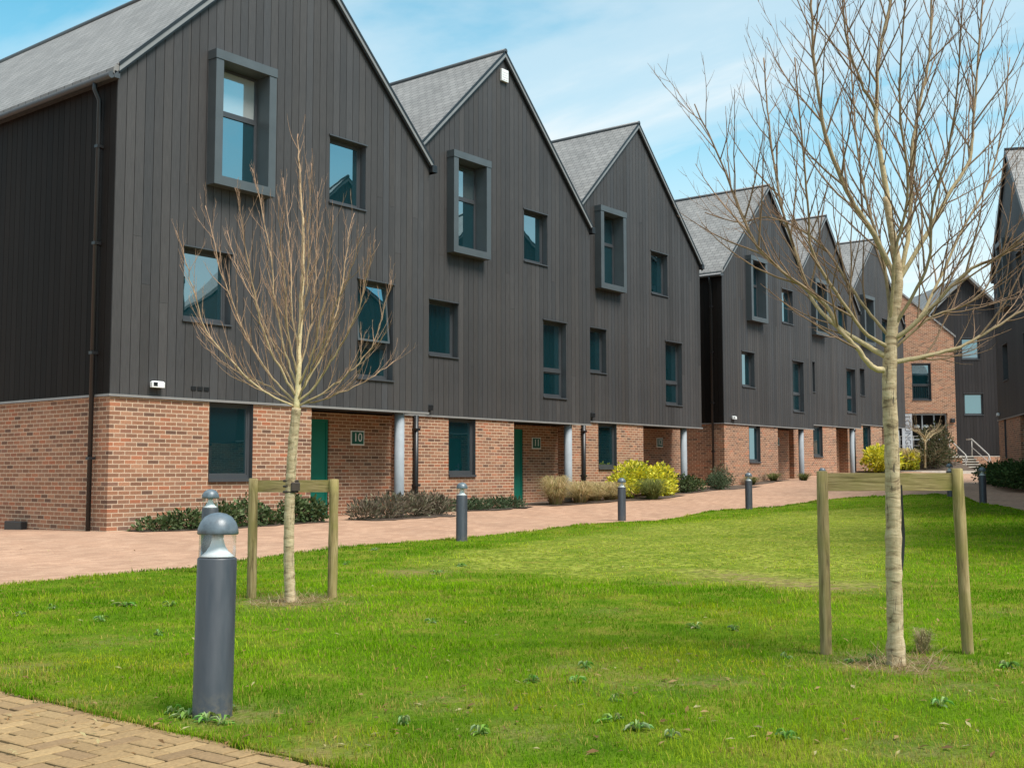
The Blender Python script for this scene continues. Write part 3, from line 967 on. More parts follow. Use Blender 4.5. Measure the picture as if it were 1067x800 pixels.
def sheet(name, poly, step, dz, mat, edge=1.0, skirt=0.):
    ring = densify(poly, edge)
    P_ = np.array(ring); lo, hi = P_.min(0), P_.max(0)
    gx_, gy_ = np.meshgrid(np.arange(lo[0], hi[0], step), np.arange(lo[1], hi[1], step))
    gx_, gy_ = gx_.ravel()+.01, gy_.ravel()+.013
    k = inpoly(gx_, gy_, P_)
    pts = [Vector(p) for p in ring]+[Vector((x, y)) for x, y in zip(gx_[k], gy_[k])]
    n = len(ring)
    r = delaunay_2d_cdt(pts, [], [list(range(n))], 1, 1e-4)
    vs = np.array([(v.x, v.y) for v in r[0]])
    z = tz(vs[:, 0], vs[:, 1])+dz
    fcs = [tuple(f) for f in r[2]]
    if skirt:
        zr = tz(P_[:, 0], P_[:, 1])+dz; nb_ = len(vs)
        vs = np.vstack([vs, P_, P_]); z = np.r_[z, zr+.0005, zr-skirt]
        fcs += [(nb_+i, nb_+n+i, nb_+n+(i+1) % n, nb_+(i+1) % n) for i in range(n)]
    me = bpy.data.meshes.new(name); me.from_pydata(np.c_[vs, z].tolist(), [], fcs)
    # metric UV
    uvl = me.uv_layers.new(name='UVMap'); vi = np.zeros(len(me.loops), np.int32); me.loops.foreach_get('vertex_index', vi)
    uvl.data.foreach_set('uv', vs[vi].astype(np.float32).ravel())
    me.polygons.foreach_set('use_smooth', np.ones(len(me.polygons), bool))
    me.materials.append(mat); me.update()
    o = bpy.data.objects.new(name, me); COL.objects.link(o); tag(o, kind='structure')
    return o, vs, z


g = MB(); g.poly([(-900, -900, -.6), (900, -900, -.6), (900, 900, -.6), (-900, 900, -.6)])
gr = g.build('ground', simple('far_ground', (.09, .085, .06), .95, .3, .2)); tag(gr, kind='structure')
sheet('path', [(-45, -45), (85, -45), (85, 30), (-45, 30)], 1.3, 0., M['path'], 3.)

edge_px = [(-420, 690), (-200, 648), (0, 612), (60, 606), (140, 598), (217, 592), (265, 584), (350, 573), (420, 567), (480, 562), (560, 554), (640, 546), (720, 538),
           (780, 531), (850, 523), (930, 517.5), (975, 515.5), (992, 516.5), (1010, 521), (1030, 527), (1067, 534), (1120, 543)]
lawn_edge = [ground(x, y)[:2] for x, y in edge_px]
near_px = [(420, 822), (330, 800), (260, 784), (200, 770), (150, 759), (110, 750), (60, 737), (0, 722), (-80, 704), (-200, 680)]
near_edge = [ground(x, y)[:2] for x, y in near_px]
fwd = np.array([math.sin(YAW), math.cos(YAW)]); rgt = np.array([math.cos(YAW), -math.sin(YAW)])


def cam2(d, l): return CAM[:2]+fwd*d+rgt*l


lawn_poly = [np.array(q) for q in lawn_edge]+[cam2(18, 9.4), cam2(10, 6.8), cam2(5, 5.2), cam2(2.2, 4.2), cam2(2.6, 2.0), cam2(3.3, .9)]+[np.array(q) for q in near_edge]

# --- lawn soil sheet
trees_xy = []


def lawn_mat():
    m, nt, b_ = new_mat('lawn_soil_and_thatch')
    tc = N(nt, 'ShaderNodeTexCoord')
    f = noise(nt, 2.2, 6, .65, tc.outputs['Object']); g_ = noise(nt, 40, 5, .7, tc.outputs['Object'])
    c = ramp(nt, f, [(.3, (.06, .125, .008)), (.5, (.10, .165, .012)), (.68, (.19, .19, .03)), (.82, (.22, .15, .075))])
    c = mixc(nt, .7, c, ramp(nt, g_, [(.25, (.4, .4, .4)), (.75, (1.5, 1.5, 1.5))]), 'MULTIPLY')
    sat = N(nt, 'ShaderNodeAttribute', attribute_name='soil')
    wat = N(nt, 'ShaderNodeAttribute', attribute_name='worn')
    blot = ramp(nt, noise(nt, 1.6, 6, .7, tc.outputs['Object']), [(.36, (.15, .15, .15)), (.6, (.9, .9, .9))])
    speck = noise(nt, 15, 3, .6, tc.outputs['Object'])
    c = mixc(nt, math_node(nt, 'MULTIPLY', wat.outputs['Fac'], blot), c, ramp(nt, speck, [(.36, (.05, .08, .008)), (.47, (.17, .20, .025)), (.62, (.36, .38, .07))]))
    sf = math_node(nt, 'MULTIPLY', sat.outputs['Fac'], ramp(nt, noise(nt, 9, 5, .7, tc.outputs['Object']), [(.38, (0, 0, 0)), (.6, (1, 1, 1))]))
    c = mixc(nt, sf, c, ramp(nt, g_, [(.3, (.14, .09, .05)), (.7, (.32, .22, .12))]))
    L(nt, c, b_.inputs['Base Color']); b_.inputs['Roughness'].default_value = .95; b_.inputs['Specular IOR Level'].default_value = 0
    bump(nt, g_, .8, .03, b_)
    return m


M['lawn'] = lawn_mat()


# --- value noise for blade colours
def vnoise(x, y, s, seed):
    r = np.random.default_rng(seed); T = r.random((64, 64))
    u, v = x/s, y/s; i, j = np.floor(u).astype(int), np.floor(v).astype(int); a, b_ = u-i, v-j
    a = a*a*(3-2*a); b_ = b_*b_*(3-2*b_); q = lambda m, n: T[m % 64, n % 64]
    return (q(i, j)*(1-a)+q(i+1, j)*a)*(1-b_)+(q(i, j+1)*(1-a)+q(i+1, j+1)*a)*b_


T1 = at(303, 632, 10.4); T1 = np.array([T1[0], T1[1]]); T2 = at(934, 697, 6.9)[:2]
bare = [(T1, .55, 1.), (T2, .48, 1.)]
for (px, py, r, k) in ((20, 700, .3, .5), (60, 740, .2, .6), (330, 790, .25, .6), (1000, 720, .3, .5), (740, 715, .3, .5), (560, 770, .3, .4), (960, 790, .3, .5), (640, 640, .3, .3), (430, 598, .5, .75), (825, 611, .5, .8), (880, 614, .5, .85), (785, 606, .5, .85), (760, 601, .35, .7), (850, 613, .4, .9), (740, 598, .35, .5), (700, 610, .3, .5), (660, 715, .3, .5), (110, 672, .35, .3), (1040, 640, .35, .3), (600, 700, .25, .4), (90, 740, .2, .5), (250, 752, .25, .7), (460, 735, .35, .35)):
    bare.append((ground(px, py)[:2], r, k))
worn_c = [(ground(700, 575)[:2], 4.0, 1.5), (ground(850, 590)[:2], 3.0, 1.2), (ground(500, 600)[:2], 1.8, .8)]
moss = [(ground(px, py)[:2], r) for px, py, r in ((85, 695, .35), (110, 725, .25), (180, 700, .3), (700, 690, .5), (760, 700, .35), (760, 640, .5), (560, 740, .4), (350, 780, .3), (890, 760, .3), (260, 610, .5), (600, 555, .8), (480, 640, .3))]


def bare_at(x, y):
    bd = np.zeros(len(x))
    for (c, rr, k) in bare:
        d = np.hypot(x-c[0], (y-c[1]))*(1+.5*(vnoise(x, y, .12, 3)-.5))
        bd = np.maximum(bd, k*np.exp(-(d/rr)**2*1.3))
    return bd


WORN = np.array([ground(px, py)[:2] for px, py in ((430, 588), (520, 570), (620, 557), (720, 545), (830, 534), (910, 530), (945, 540), (935, 565), (915, 590), (905, 617), (840, 620), (760, 614), (690, 606), (620, 603), (540, 598), (470, 597))])


def worn_at(x, y):
    """1 inside the thin mossy part of the lawn, with a frayed outline"""
    w = np.zeros(len(x))
    for k in range(5):
        ox = (vnoise(x, y, .9, 80+k)-.5)*1.1+(vnoise(x, y, .25, 90+k)-.5)*.7; oy = (vnoise(x, y, .9, 100+k)-.5)*1.1+(vnoise(x, y, .25, 110+k)-.5)*.7
        w += inpoly(x+ox, y+oy, WORN)/5.
    return w


lo_, lv_, lz_ = sheet('lawn', lawn_poly, .22, .024, M['lawn'], .3, .05)
sa = lo_.data.attributes.new('soil', 'FLOAT', 'POINT')
sa.data.foreach_set('value', np.clip(bare_at(lv_[:, 0], lv_[:, 1])*1.2+worn_at(lv_[:, 0], lv_[:, 1])*.12, 0, 1).astype(np.float32))
wa = lo_.data.attributes.new('worn', 'FLOAT', 'POINT')
wa.data.foreach_set('value', worn_at(lv_[:, 0], lv_[:, 1]).astype(np.float32))


def grass():
    lp = np.array(lawn_poly); lo, hi = lp.min(0), lp.max(0)
    bands = [(0, 5.5, 5200), (5.5, 8, 3200), (8, 12, 1500), (12, 18, 650), (18, 28, 280), (28, 48, 120)]
    P_ = []
    for a, c, den in bands:
        # sample an annulus sector around the camera
        th0, th1 = rad(-52), rad(40)
        area = (c*c-a*a)/2*(th1-th0); n = int(area*den)
        r = np.sqrt(RNG.random(n)*(c*c-a*a)+a*a); th = th0+RNG.random(n)*(th1-th0)
        x = CAM[0]+r*np.sin(YAW+th); y = CAM[1]+r*np.cos(YAW+th)
        inframe = np.abs(th) < rad(29)
        keep = inpoly(x+RNG.normal(0, .03, n), y+RNG.normal(0, .03, n), lp) & (inframe | (RNG.random(n) < .45))
        P_.append(np.c_[x, y, r][keep])
    for ed, per in ((near_edge, 900), (lawn_edge, 260)):
        e_ = np.array(ed)
        for a, c in zip(e_[:-1], e_[1:]):
            m = int(np.linalg.norm(c-a)*per); t_ = RNG.random((m, 1)); q = a+(c-a)*t_+RNG.normal(0, .022, (m, 2))
            P_.append(np.c_[q, np.linalg.norm(q-CAM[:2], axis=1)])
    P_ = np.concatenate(P_)
    x, y, r = P_.T
    # ragged overhang at the edges
    bd = bare_at(x, y)
    pn = vnoise(x, y, .55, 5)*.5+vnoise(x, y, .2, 6)*.5
    worn = worn_at(x, y)
    thin = np.clip(bd*1.35+np.clip(pn-.58, 0, 1)*1.9+worn*(.25+.5*(vnoise(x, y, .16, 51) > .52)), 0, .97)
    keep = RNG.random(len(x)) > thin
    x, y, r, bd, pn, worn = (q[keep] for q in (x, y, r, bd, pn, worn))
    n = len(x)
    z = tz_chunk(x, y)+.021
    big = vnoise(x, y, 1.7, 8)*.6+vnoise(x, y, .6, 9)*.4
    h = (.014+.022*RNG.random(n)**1.5)*(.5+1.0*vnoise(x, y, .25, 41)**1.5+.4*big)*(1-.5*worn)
    tall = RNG.random(n) < .02; h[tall] *= 1.7
    w = (.0022+.0016*RNG.random(n))*np.clip(r/5.0, 1, 6)**.85
    h *= np.clip(r/9, 1, 1.25)
    an = RNG.random(n)*2*np.pi; lean = (.25+.75*RNG.random(n))*h
    dxx, dyy = np.cos(an), np.sin(an)
    sx, sy = -dyy*w/2, dxx*w/2
    V = np.zeros((n, 5, 3))
    V[:, 0] = np.c_[x-sx, y-sy, z]; V[:, 1] = np.c_[x+sx, y+sy, z]
    mx_, my_, mz_ = x+dxx*lean*.35, y+dyy*lean*.35, z+h*.6
    V[:, 2] = np.c_[mx_+sx*.8, my_+sy*.8, mz_]; V[:, 3] = np.c_[mx_-sx*.8, my_-sy*.8, mz_]
    V[:, 4] = np.c_[x+dxx*lean, y+dyy*lean, z+h]
    base = np.arange(n)*5
    F_ = np.concatenate([np.c_[base, base+1, base+2], np.c_[base, base+2, base+3], np.c_[base+3, base+2, base+4]])
    # colours: green, lighter worn turf, yellow moss, dry blades
    g1 = np.array([.085, .21, .004]); g2 = np.array([.205, .37, .006]); gy = np.array([.48, .54, .04]); gd = np.array([.38, .29, .07]); gm = np.array([.33, .37, .012])
    t = np.clip((big-.5)*2.6+.45+RNG.normal(0, .2, n), 0, 1)[:, None]
    c = g1*(1-t)+g2*t
    wy = np.clip(worn*1.5*(.45*vnoise(x, y, .8, 13)+.55*vnoise(x, y, .16, 12))*2.2-.55*worn+RNG.normal(0, .08, n)+np.clip(pn-.55, 0, 1)*1.5, 0, .95)[:, None]
    c = c*(1-wy)+gy*wy
    th_ = vnoise(x, y, .9, 71)*.55+vnoise(x, y, .27, 72)*.45
    ty = np.clip((th_-.55)*4.5, 0, .75)[:, None]*(.55+.45*RNG.random((n, 1)))
    c = c*(1-ty)+(gy*.75)*ty
    mo = np.zeros(n)
    for cc, rr in moss: mo = np.maximum(mo, np.exp(-(((x-cc[0])**2+(y-cc[1])**2)/rr**2)))
    mo = np.clip(mo*1.2*(.2+vnoise(x, y, .15, 15)), 0, .85)[:, None]
    c = c*(1-mo)+gm*mo
    dry = (RNG.random(n) < .05+.16*np.clip((8.-r)/3.5, 0, 1)*(vnoise(x, y, .4, 33) > .42)+.75*bd+.12*worn+2.2*np.clip(vnoise(x, y, .13, 61)*.5+pn*.5-.58, 0, 1)+.6*np.clip(vnoise(x, y, .5, 73)-.68, 0, 1)+.5*np.clip(vnoise(x, y, 1.1, 31)-.62, 0, 1))[:, None]
    c = np.where(dry, gd*(.6+.7*RNG.random((n, 1))), c)
    c = c*(.8+.4*RNG.random((n, 1)))
    cc = np.repeat(c, 5, 0)
    o = np_mesh('grass', V.reshape(-1, 3), F_, M['blade'], cc)
    tag(o, kind='stuff')
    print('grass blades', n)


def tz_chunk(x, y):
    out = np.empty(len(x))
    for i in range(0, len(x), 40000): out[i:i+40000] = tz(x[i:i+40000], y[i:i+40000])
    return out


grass()


# --- herringbone paving of real blocks
def near_paving():
    poly = [cam2(3.3, .9), cam2(2.6, 2.0), cam2(2.2, 4.2), cam2(-1, 4.2), cam2(-2, -8)]+[np.array(q) for q in near_edge[::-1]][0:1]+[np.array(q) for q in near_edge[::-1]][1:]
    pp = np.array(poly)
    sheet('paving', poly, .6, .003, simple('joint_sand_and_moss', (.085, .08, .028), .95, .5, 30, bmp=.6), .4)
    edge = np.array(near_edge[::-1]+[cam2(3.3, .9), cam2(2.6, 2.0)])
    b = MB()

    def blk(c, ang, lx_, ly_):
        z = gz(c[0], c[1])+.016+random.gauss(0, .0015)
        t = random.random()
        base = (.27, .175, .085) if t < .6 else ((.31, .205, .10) if t < .85 else (.22, .14, .072))
        k = random.gauss(1, .06); col = tuple(v*k for v in base)
        ca, sa = math.cos(ang), math.sin(ang); e = .0045; hx, hy = lx_/2-.005, ly_/2-.005
        tl = (random.gauss(0, .008), random.gauss(0, .008))
        ring0 = [(-hx, -hy), (hx, -hy), (hx, hy), (-hx, hy)]; ring1 = [(-hx+e, -hy+e), (hx-e, -hy+e), (hx-e, hy-e), (-hx+e, hy-e)]
        v = []
        for rg_, zz in ((ring0, -.03), (ring0, -.004), (ring1, 0.)):
            for px, py in rg_: v.append((c[0]+px*ca-py*sa, c[1]+px*sa+py*ca, z+zz+px*tl[0]+py*tl[1]))
        f = [(8, 9, 10, 11)]
        for k2 in (0, 4):
            for i in range(4): f.append((k2+i, k2+(i+1) % 4, k2+4+(i+1) % 4, k2+4+i))
        b.mesh(v, f, col)
    # edge course: stretchers along the lawn edge
    ptsd = [edge[0]]
    seg = np.linalg.norm(np.diff(edge, axis=0), axis=1); cum = np.r_[0, np.cumsum(seg)]

    def along(s):
        i = min(np.searchsorted(cum, s, 'right')-1, len(seg)-1); t = (s-cum[i])/seg[i]
        return edge[i]+(edge[i+1]-edge[i])*t, (edge[i+1]-edge[i])/seg[i]
    # herringbone field
    ang0 = rad(3)
    ca, sa = math.cos(ang0), math.sin(ang0)
    org_ = cam2(4.2, -2.2)
    W_ = .1015
    ii = range(-60, 61)
    cent = []
    for i in ii:
        for j in ii:
            # 90-degree herringbone on a square lattice: each row shifts by one cell, period four
            k = (i-j) % 4
            if k == 0: cent.append(((i+1)*W_, (j+.5)*W_, 0.))
            elif k == 3: cent.append(((i+.5)*W_, (j+1)*W_, math.pi/2))
    for (px, py, a) in cent:
        c = org_+np.array([px*ca-py*sa, px*sa+py*ca])
        d = (c-CAM[:2]); dep = d@fwd; lat = d@rgt
        if dep < 2.4 or dep > 8.5 or abs(lat) > 5: continue
        # blocks run a little way under the turf edge
        if not inpoly(np.array([c[0]]), np.array([c[1]]), pp)[0]:
            if min(np.linalg.norm(np.array(along(s_)[0])-c) for s_ in np.arange(0, cum[-1], .08)) > .06: continue
        blk(c, ang0+a, .2, .1)
    o = b.build('paving_blocks', M['block']); tag(o, kind='structure')


near_paving()


# ------------------------------------------------------------------ plants
def leaf_cloud(name, label, cat, loc, blobs, n, size, cols, group=None, up=.3, long=1.8, stems=(.10, .07, .04)):
    """blobs: ellipsoids (x,y,z,rx,ry,rz) relative to loc; leaves are small folded quads on clumpy twigs"""
    t = thing(name, label, cat, loc, 0., group)
    vol = np.array([b_[3]*b_[4]*b_[5] for b_ in blobs])**.67; pr = vol/vol.sum()
    k = RNG.choice(len(blobs), n, p=pr)
    B = np.array(blobs)[k]
    d = RNG.normal(size=(n, 3)); d /= np.linalg.norm(d, axis=1)[:, None]
    rr = (RNG.random(n)**.45)[:, None]
    lump = 1+.28*np.sin(d[:, 0:1]*7+k[:, None]*1.3)*np.sin(d[:, 1:2]*6+1)*np.sin(d[:, 2:3]*8+k[:, None])
    p = B[:, :3]+d*rr*B[:, 3:]*lump
    p[:, 2] = np.maximum(p[:, 2], .01)
    dirv = d+RNG.normal(0, .55, (n, 3)); dirv[:, 2] += up; dirv /= np.linalg.norm(dirv, axis=1)[:, None]
    side = np.cross(dirv, RNG.normal(size=(n, 3))); side /= np.linalg.norm(side, axis=1)[:, None]
    s = size*(.6+.8*RNG.random(n))[:, None]
    nr = np.cross(dirv, side)
    V = np.zeros((n, 4, 3)); V[:, 0] = p; V[:, 1] = p+dirv*s*.5*long+side*s*.5+nr*s*.12; V[:, 2] = p+dirv*s*long; V[:, 3] = p+dirv*s*.5*long-side*s*.5+nr*s*.12
    base = np.arange(n)*4
    F_ = np.concatenate([np.c_[base, base+1, base+2], np.c_[base, base+2, base+3]])
    cs = np.array(cols); c = cs[RNG.integers(0, len(cs), n)]*(.7+.6*RNG.random((n, 1)))
    np_mesh('foliage', V.reshape(-1, 3), F_, M['leaf'], np.repeat(c, 4, 0), t)
    sb = MB()
    for i in range(min(40, 10*len(blobs))):
        b_ = blobs[i % len(blobs)]
        a = RNG.normal(size=3); a /= np.linalg.norm(a); a[2] = abs(a[2])
        e_ = np.array(b_[:3])+a*np.array(b_[3:])*.8
        s0 = np.array([b_[0]+RNG.normal(0, .05), b_[1]+RNG.normal(0, .05), -.05])
        m_ = (s0+e_)/2+np.array([0, 0, .1*b_[5]])
        sb.tube([s0, m_, e_], [.008, .006, .003], 4, stems)
    sb.build('stems', M['bark'], t)
    return t


def grass_tuft(name, label, loc, n, h, spread, cols, group=None, width=.006, droop=.5):
    t = thing(name, label, 'ornamental grass', loc, 0., group)
    an = RNG.random(n)*2*np.pi; r0 = RNG.random(n)**.5*spread*.25; hh = h*(.3+.75*RNG.random(n)); out = spread*(.15+.95*RNG.random(n))
    dxx, dyy = np.cos(an), np.sin(an); an2 = an+RNG.normal(0, .4, n)
    ex, ey = np.cos(an2), np.sin(an2)
    w = width*(.6+.8*RNG.random(n))
    V = np.zeros((n, 7, 3))
    prof = [(0, 0, 1), (.22, .55, .9), (.6, .95, .7), (1.15, 1.0-droop*.5, 0)]
    for i, (fo, fh, fw_) in enumerate(prof):
        X = dxx*r0+ex*out*fo; Y = dyy*r0+ey*out*fo; Z = hh*fh
        sx, sy = -ey*w/2*fw_, ex*w/2*fw_
        if i < 3:
            V[:, 2*i] = np.c_[X-sx, Y-sy, Z]; V[:, 2*i+1] = np.c_[X+sx, Y+sy, Z]
        else: V[:, 6] = np.c_[X, Y, Z]
    b_ = np.arange(n)*7
    F_ = np.concatenate([np.c_[b_, b_+1, b_+3], np.c_[b_, b_+3, b_+2], np.c_[b_+2, b_+3, b_+5], np.c_[b_+2, b_+5, b_+4], np.c_[b_+4, b_+5, b_+6]])
    cs = np.array(cols); c = cs[RNG.integers(0, len(cs), n)]*(.75+.5*RNG.random((n, 1)))
    np_mesh('blades', V.reshape(-1, 3), F_, M['blade'], np.repeat(c, 7, 0), t)
    return t


def gp(x, y, dz=0.): return (x, y, gz(x, y)+dz)


EVG = [(.04, .065, .02), (.06, .095, .028), (.11, .15, .06), (.035, .05, .018), (.17, .21, .10)]
leaf_cloud('evergreen_shrub', 'long spreading dark evergreen shrub against the brick beside the ground floor window', 'shrub', gp(1.55, -.42),
           [(-.85, 0, .09, .42, .3, .14), (-.25, .05, .14, .5, .36, .2), (.45, .05, .19, .5, .36, .25), (1.05, .05, .23, .45, .34, .28), (1.5, 0, .15, .32, .3, .2)], 3000, .045, EVG, 'evergreen shrubs by the end house')
leaf_cloud('evergreen_shrub', 'small round dark evergreen shrub beside the green door', 'shrub', gp(3.95, -.38),
           [(-.2, 0, .22, .32, .3, .26), (.25, 0, .2, .3, .28, .25)], 1600, .045, EVG, 'evergreen shrubs by the end house')
BRN = [(.16, .125, .09), (.22, .18, .13), (.12, .09, .065), (.20, .19, .12), (.10, .10, .06)]
leaf_cloud('dormant_shrub', 'low brown dormant shrub in front of the first porch column', 'shrub', gp(6.4, -.5),
           [(-.9, 0, .16, .4, .35, .22), (-.2, 0, .22, .5, .4, .28), (.6, .05, .24, .5, .4, .3), (1.3, .1, .2, .5, .4, .26)], 3600, .03, BRN, long=3.2, up=.9)
HEB = [(.07, .105, .05), (.10, .135, .075), (.05, .075, .035)]
for X, lab in ((8.6, 'low green hummock plant beside the brown dormant shrub'), (9.9, 'low green hummock plant under the ground floor window of number 11'), (11.3, 'low green hummock plant nearest the door of number 11')):
    leaf_cloud('hummock_plant', lab, 'plant', gp(X, .55), [(-.3, 0, .1, .42, .3, .16), (.3, 0, .1, .42, .3, .17)], 1500, .03, HEB, 'hummock plants', long=2.4, up=.6)
TAN = [(.56, .43, .23), (.66, .52, .30), (.44, .33, .16), (.38, .35, .14)]
for X, Y, h, lab in ((13.75, .75, .8, 'big tan feathery grass clump in front of the second porch column'), (14.75, .65, .62, 'tan feathery grass clump beside the biggest tan clump'),
                     (15.65, .8, .55, 'tan feathery grass clump in front of the second downpipe'), (16.6, .9, .55, 'tan feathery grass clump beside the yellow shrub')):
    grass_tuft('feather_grass', lab, gp(X, Y), 900, h, .62, TAN, 'tan feathery grasses', .012)
grass_tuft('feather_grass', 'green tinged feathery grass clump in front of the yellow shrub', gp(18.0, .35), 900, .62, .6, [(.22, .25, .07), (.28, .28, .10), (.16, .2, .06)], 'tan feathery grasses', .012)
YEL = [(.62, .56, .035), (.72, .64, .05), (.50, .50, .035), (.28, .33, .04), (.78, .72, .12)]
leaf_cloud('golden_shrub', 'large bright yellow leaved shrub under the ground floor window', 'shrub', gp(18.85, 1.15),
           [(-1.2, 0, .33, .45, .45, .33), (-.5, .1, .60, .62, .55, .44), (.2, 0, .45, .6, .5, .42), (.85, -.1, .50, .5, .45, .46), (.5, -.3, .25, .6, .4, .26)], 6500, .06, YEL, 'yellow shrubs', stems=(.12, .09, .04))
leaf_cloud('hebe_shrub', 'dark green mounded shrub beside the third porch column', 'shrub', gp(21.9, 1.35), [(-.3, 0, .25, .45, .4, .3), (.3, 0, .22, .4, .4, .28)], 1700, .045, EVG, 'mounded shrubs by the alley')
leaf_cloud('hebe_shrub', 'tight grey green ball shaped shrub at the alley mouth', 'shrub', gp(23.6, 1.2), [(0, 0, .25, .42, .42, .3)], 1900, .03, HEB, 'mounded shrubs by the alley')
leaf_cloud('hebe_shrub', 'taller loose grey green shrub in the alley mouth against the brick', 'shrub', gp(25.2, 1.9), [(0, 0, .42, .42, .4, .42), (.35, 0, .25, .35, .35, .28), (-.3, 0, .28, .3, .3, .32)], 1300, .035, [(.13, .14, .08), (.10, .12, .06), (.18, .17, .11)], 'mounded shrubs by the alley', up=.8)
for X, Y, lab in ((28.2, 2.25, 'small green tuft at the foot of the camera corner wall'), (30.0, 2.2, 'small green tuft under the ground floor window beyond the alley'), (32.8, 2.2, 'small green tuft in front of the fourth porch')):
    grass_tuft('grass_tuft', lab, gp(X, Y), 350, .32, .42, [(.10, .14, .04), (.16, .17, .06), (.2, .18, .08)], 'green tufts beyond the alley', .016)
leaf_cloud('golden_shrub', 'bright yellow shrub at the foot of the last house, bigger of two', 'shrub', gp(43.6, 2.9), [(-.6, 0, .6, .9, .7, .6), (.5, 0, .55, .9, .7, .55)], 2600, .1, YEL, 'yellow shrubs')
leaf_cloud('golden_shrub', 'small bright yellow shrub at the far end of the last house', 'shrub', gp(47.2, 2.9), [(0, 0, .5, .5, .5, .5)], 800, .1, YEL, 'yellow shrubs')
hq = RC+RD*2.6+np.array([RD[1], -RD[0]])*.55
HD = [(.035, .075, .02), (.05, .10, .028), (.08, .13, .04), (.025, .05, .014)]
leaf_cloud('clipped_hedge', 'low dark green hedge at the foot of the opposite house', 'hedge', gp(hq[0], hq[1]),
           [(RD[0]*k, RD[1]*k, .36, .6, .6, .42) for k in np.arange(-1.2, 6, .7)], 7000, .06, HD)
# planter plants at the far end
for px, dd, lab in ((928, 57.6, 'pale tan grass clump in the planter behind the staked tree'), (946, 57.9, 'tan grass clump in the planter below the banner')):
    q = at(px, 490, dd); grass_tuft('feather_grass', lab, (q[0], q[1], zp_+.25), 500, 1.0, 1.0, TAN, 'tan grasses in the planter', .03)
q = at(976, 490, 58.4)
leaf_cloud('olive_shrub', 'large loose olive brown shrub in the planter beside the steps', 'shrub', (q[0], q[1], zp_+.25),
           [(0, 0, .9, 1.2, .9, .9), (.6, .2, 1.5, .8, .8, .7), (-.7, 0, .6, .9, .8, .6), (1.0, -.2, .5, .7, .6, .5)], 2700, .075, [(.10, .10, .05), (.14, .125, .07), (.17, .13, .08), (.07, .08, .035)], up=.6, long=2.4)


# ------------------------------------------------------------------ weeds in the turf
def rosette(loc, r, n, cols):
    b = MB()
    for k in range(n):
        an = 2*math.pi*(k/n)+random.gauss(0, .3); l = r*random.uniform(.35, 1.); w = l*.26
        c = random.choice(cols); c = tuple(v*random.uniform(.8, 1.25) for v in c)
        ca, sa = math.cos(an), math.sin(an); hgt = random.uniform(.015, .06)
        P_ = lambda u, s, z: (u*ca-s*sa, u*sa+s*ca, z)
        b.mesh([P_(0, 0, .015), P_(l*.4, -w/2, hgt), P_(l*.45, 0, hgt-.008), P_(l*.4, w/2, hgt), P_(l*.8, -w*.4, hgt*.9), P_(l*.8, w*.4, hgt*.9), P_(l, 0, hgt*.5)],
               [(0, 1, 2), (0, 2, 3), (1, 4, 2), (2, 4, 6), (2, 6, 5), (2, 5, 3)], c)
    o = b.build('weed_rosette', M['leaf']); o.location = loc
    tag(o, 'leafy green weed rosette lying flat in the mown grass', 'weed', 'weed rosettes in the lawn')


WC = [(.19, .31, .06), (.26, .36, .12), (.14, .26, .04), (.30, .38, .16)]
for px, py, r in ((55, 637, .12), (22, 645, .1), (130, 634, .15), (178, 634, .11), (105, 650, .09), (165, 665, .09), (640, 757, .12), (663, 766, .09), (640, 735, .06), (555, 715, .1), (600, 716, .1), (500, 770, .1), (980, 741, .1), (1050, 700, .1),
                  (765, 660, .08), (725, 657, .09), (455, 600, .12), (480, 592, .12), (450, 652, .1), (820, 690, .07), (215, 757, .13), (232, 760, .1), (195, 752, .1), (240, 745, .09), (180, 748, .08), (910, 692, .08), (888, 694, .07), (610, 700, .07), (390, 575, .12), (360, 590, .1), (420, 760, .08), (700, 775, .07), (820, 775, .08)):
    q = ground(px, py); rosette((q[0], q[1], q[2]+.012), r*random.uniform(.6, 1.0), random.randint(9, 20), WC)


# ------------------------------------------------------------------ bollards
def bollard():
    t = thing('lamp_bollard', 'x', 'bollard', (0, 0, 0))
    R = .095
    b = MB(); b.lathe([(R+.004, -.15), (R+.004, .02), (R, .03), (R, .775), (R-.004, .783), (.03, .785)], 36); b.build('post', M['bollard'], t)
    b = MB(); b.lathe([(R-.006, .786), (R-.006, .899)], 36); b.build('lens', M['lens'], t)
    b = MB(); b.lathe([(.086, .787), (.075, .795), (.055, .812), (.038, .838), (.029, .865), (.028, .899)], 24); b.build('reflector', M['reflector'], t)
    b = MB(); b.lathe([(.02, .895), (R+.001, .896), (R+.005, .902), (R+.002, .925), (.086, .955), (.066, .981), (.038, .997), (.006, 1.003)], 36); b.build('dome', M['dome'], t)
    b = MB()
    for an in (0., 2.1, 4.2): b.lathe([(.006, .0), (.006, .004)], 8)
    return t


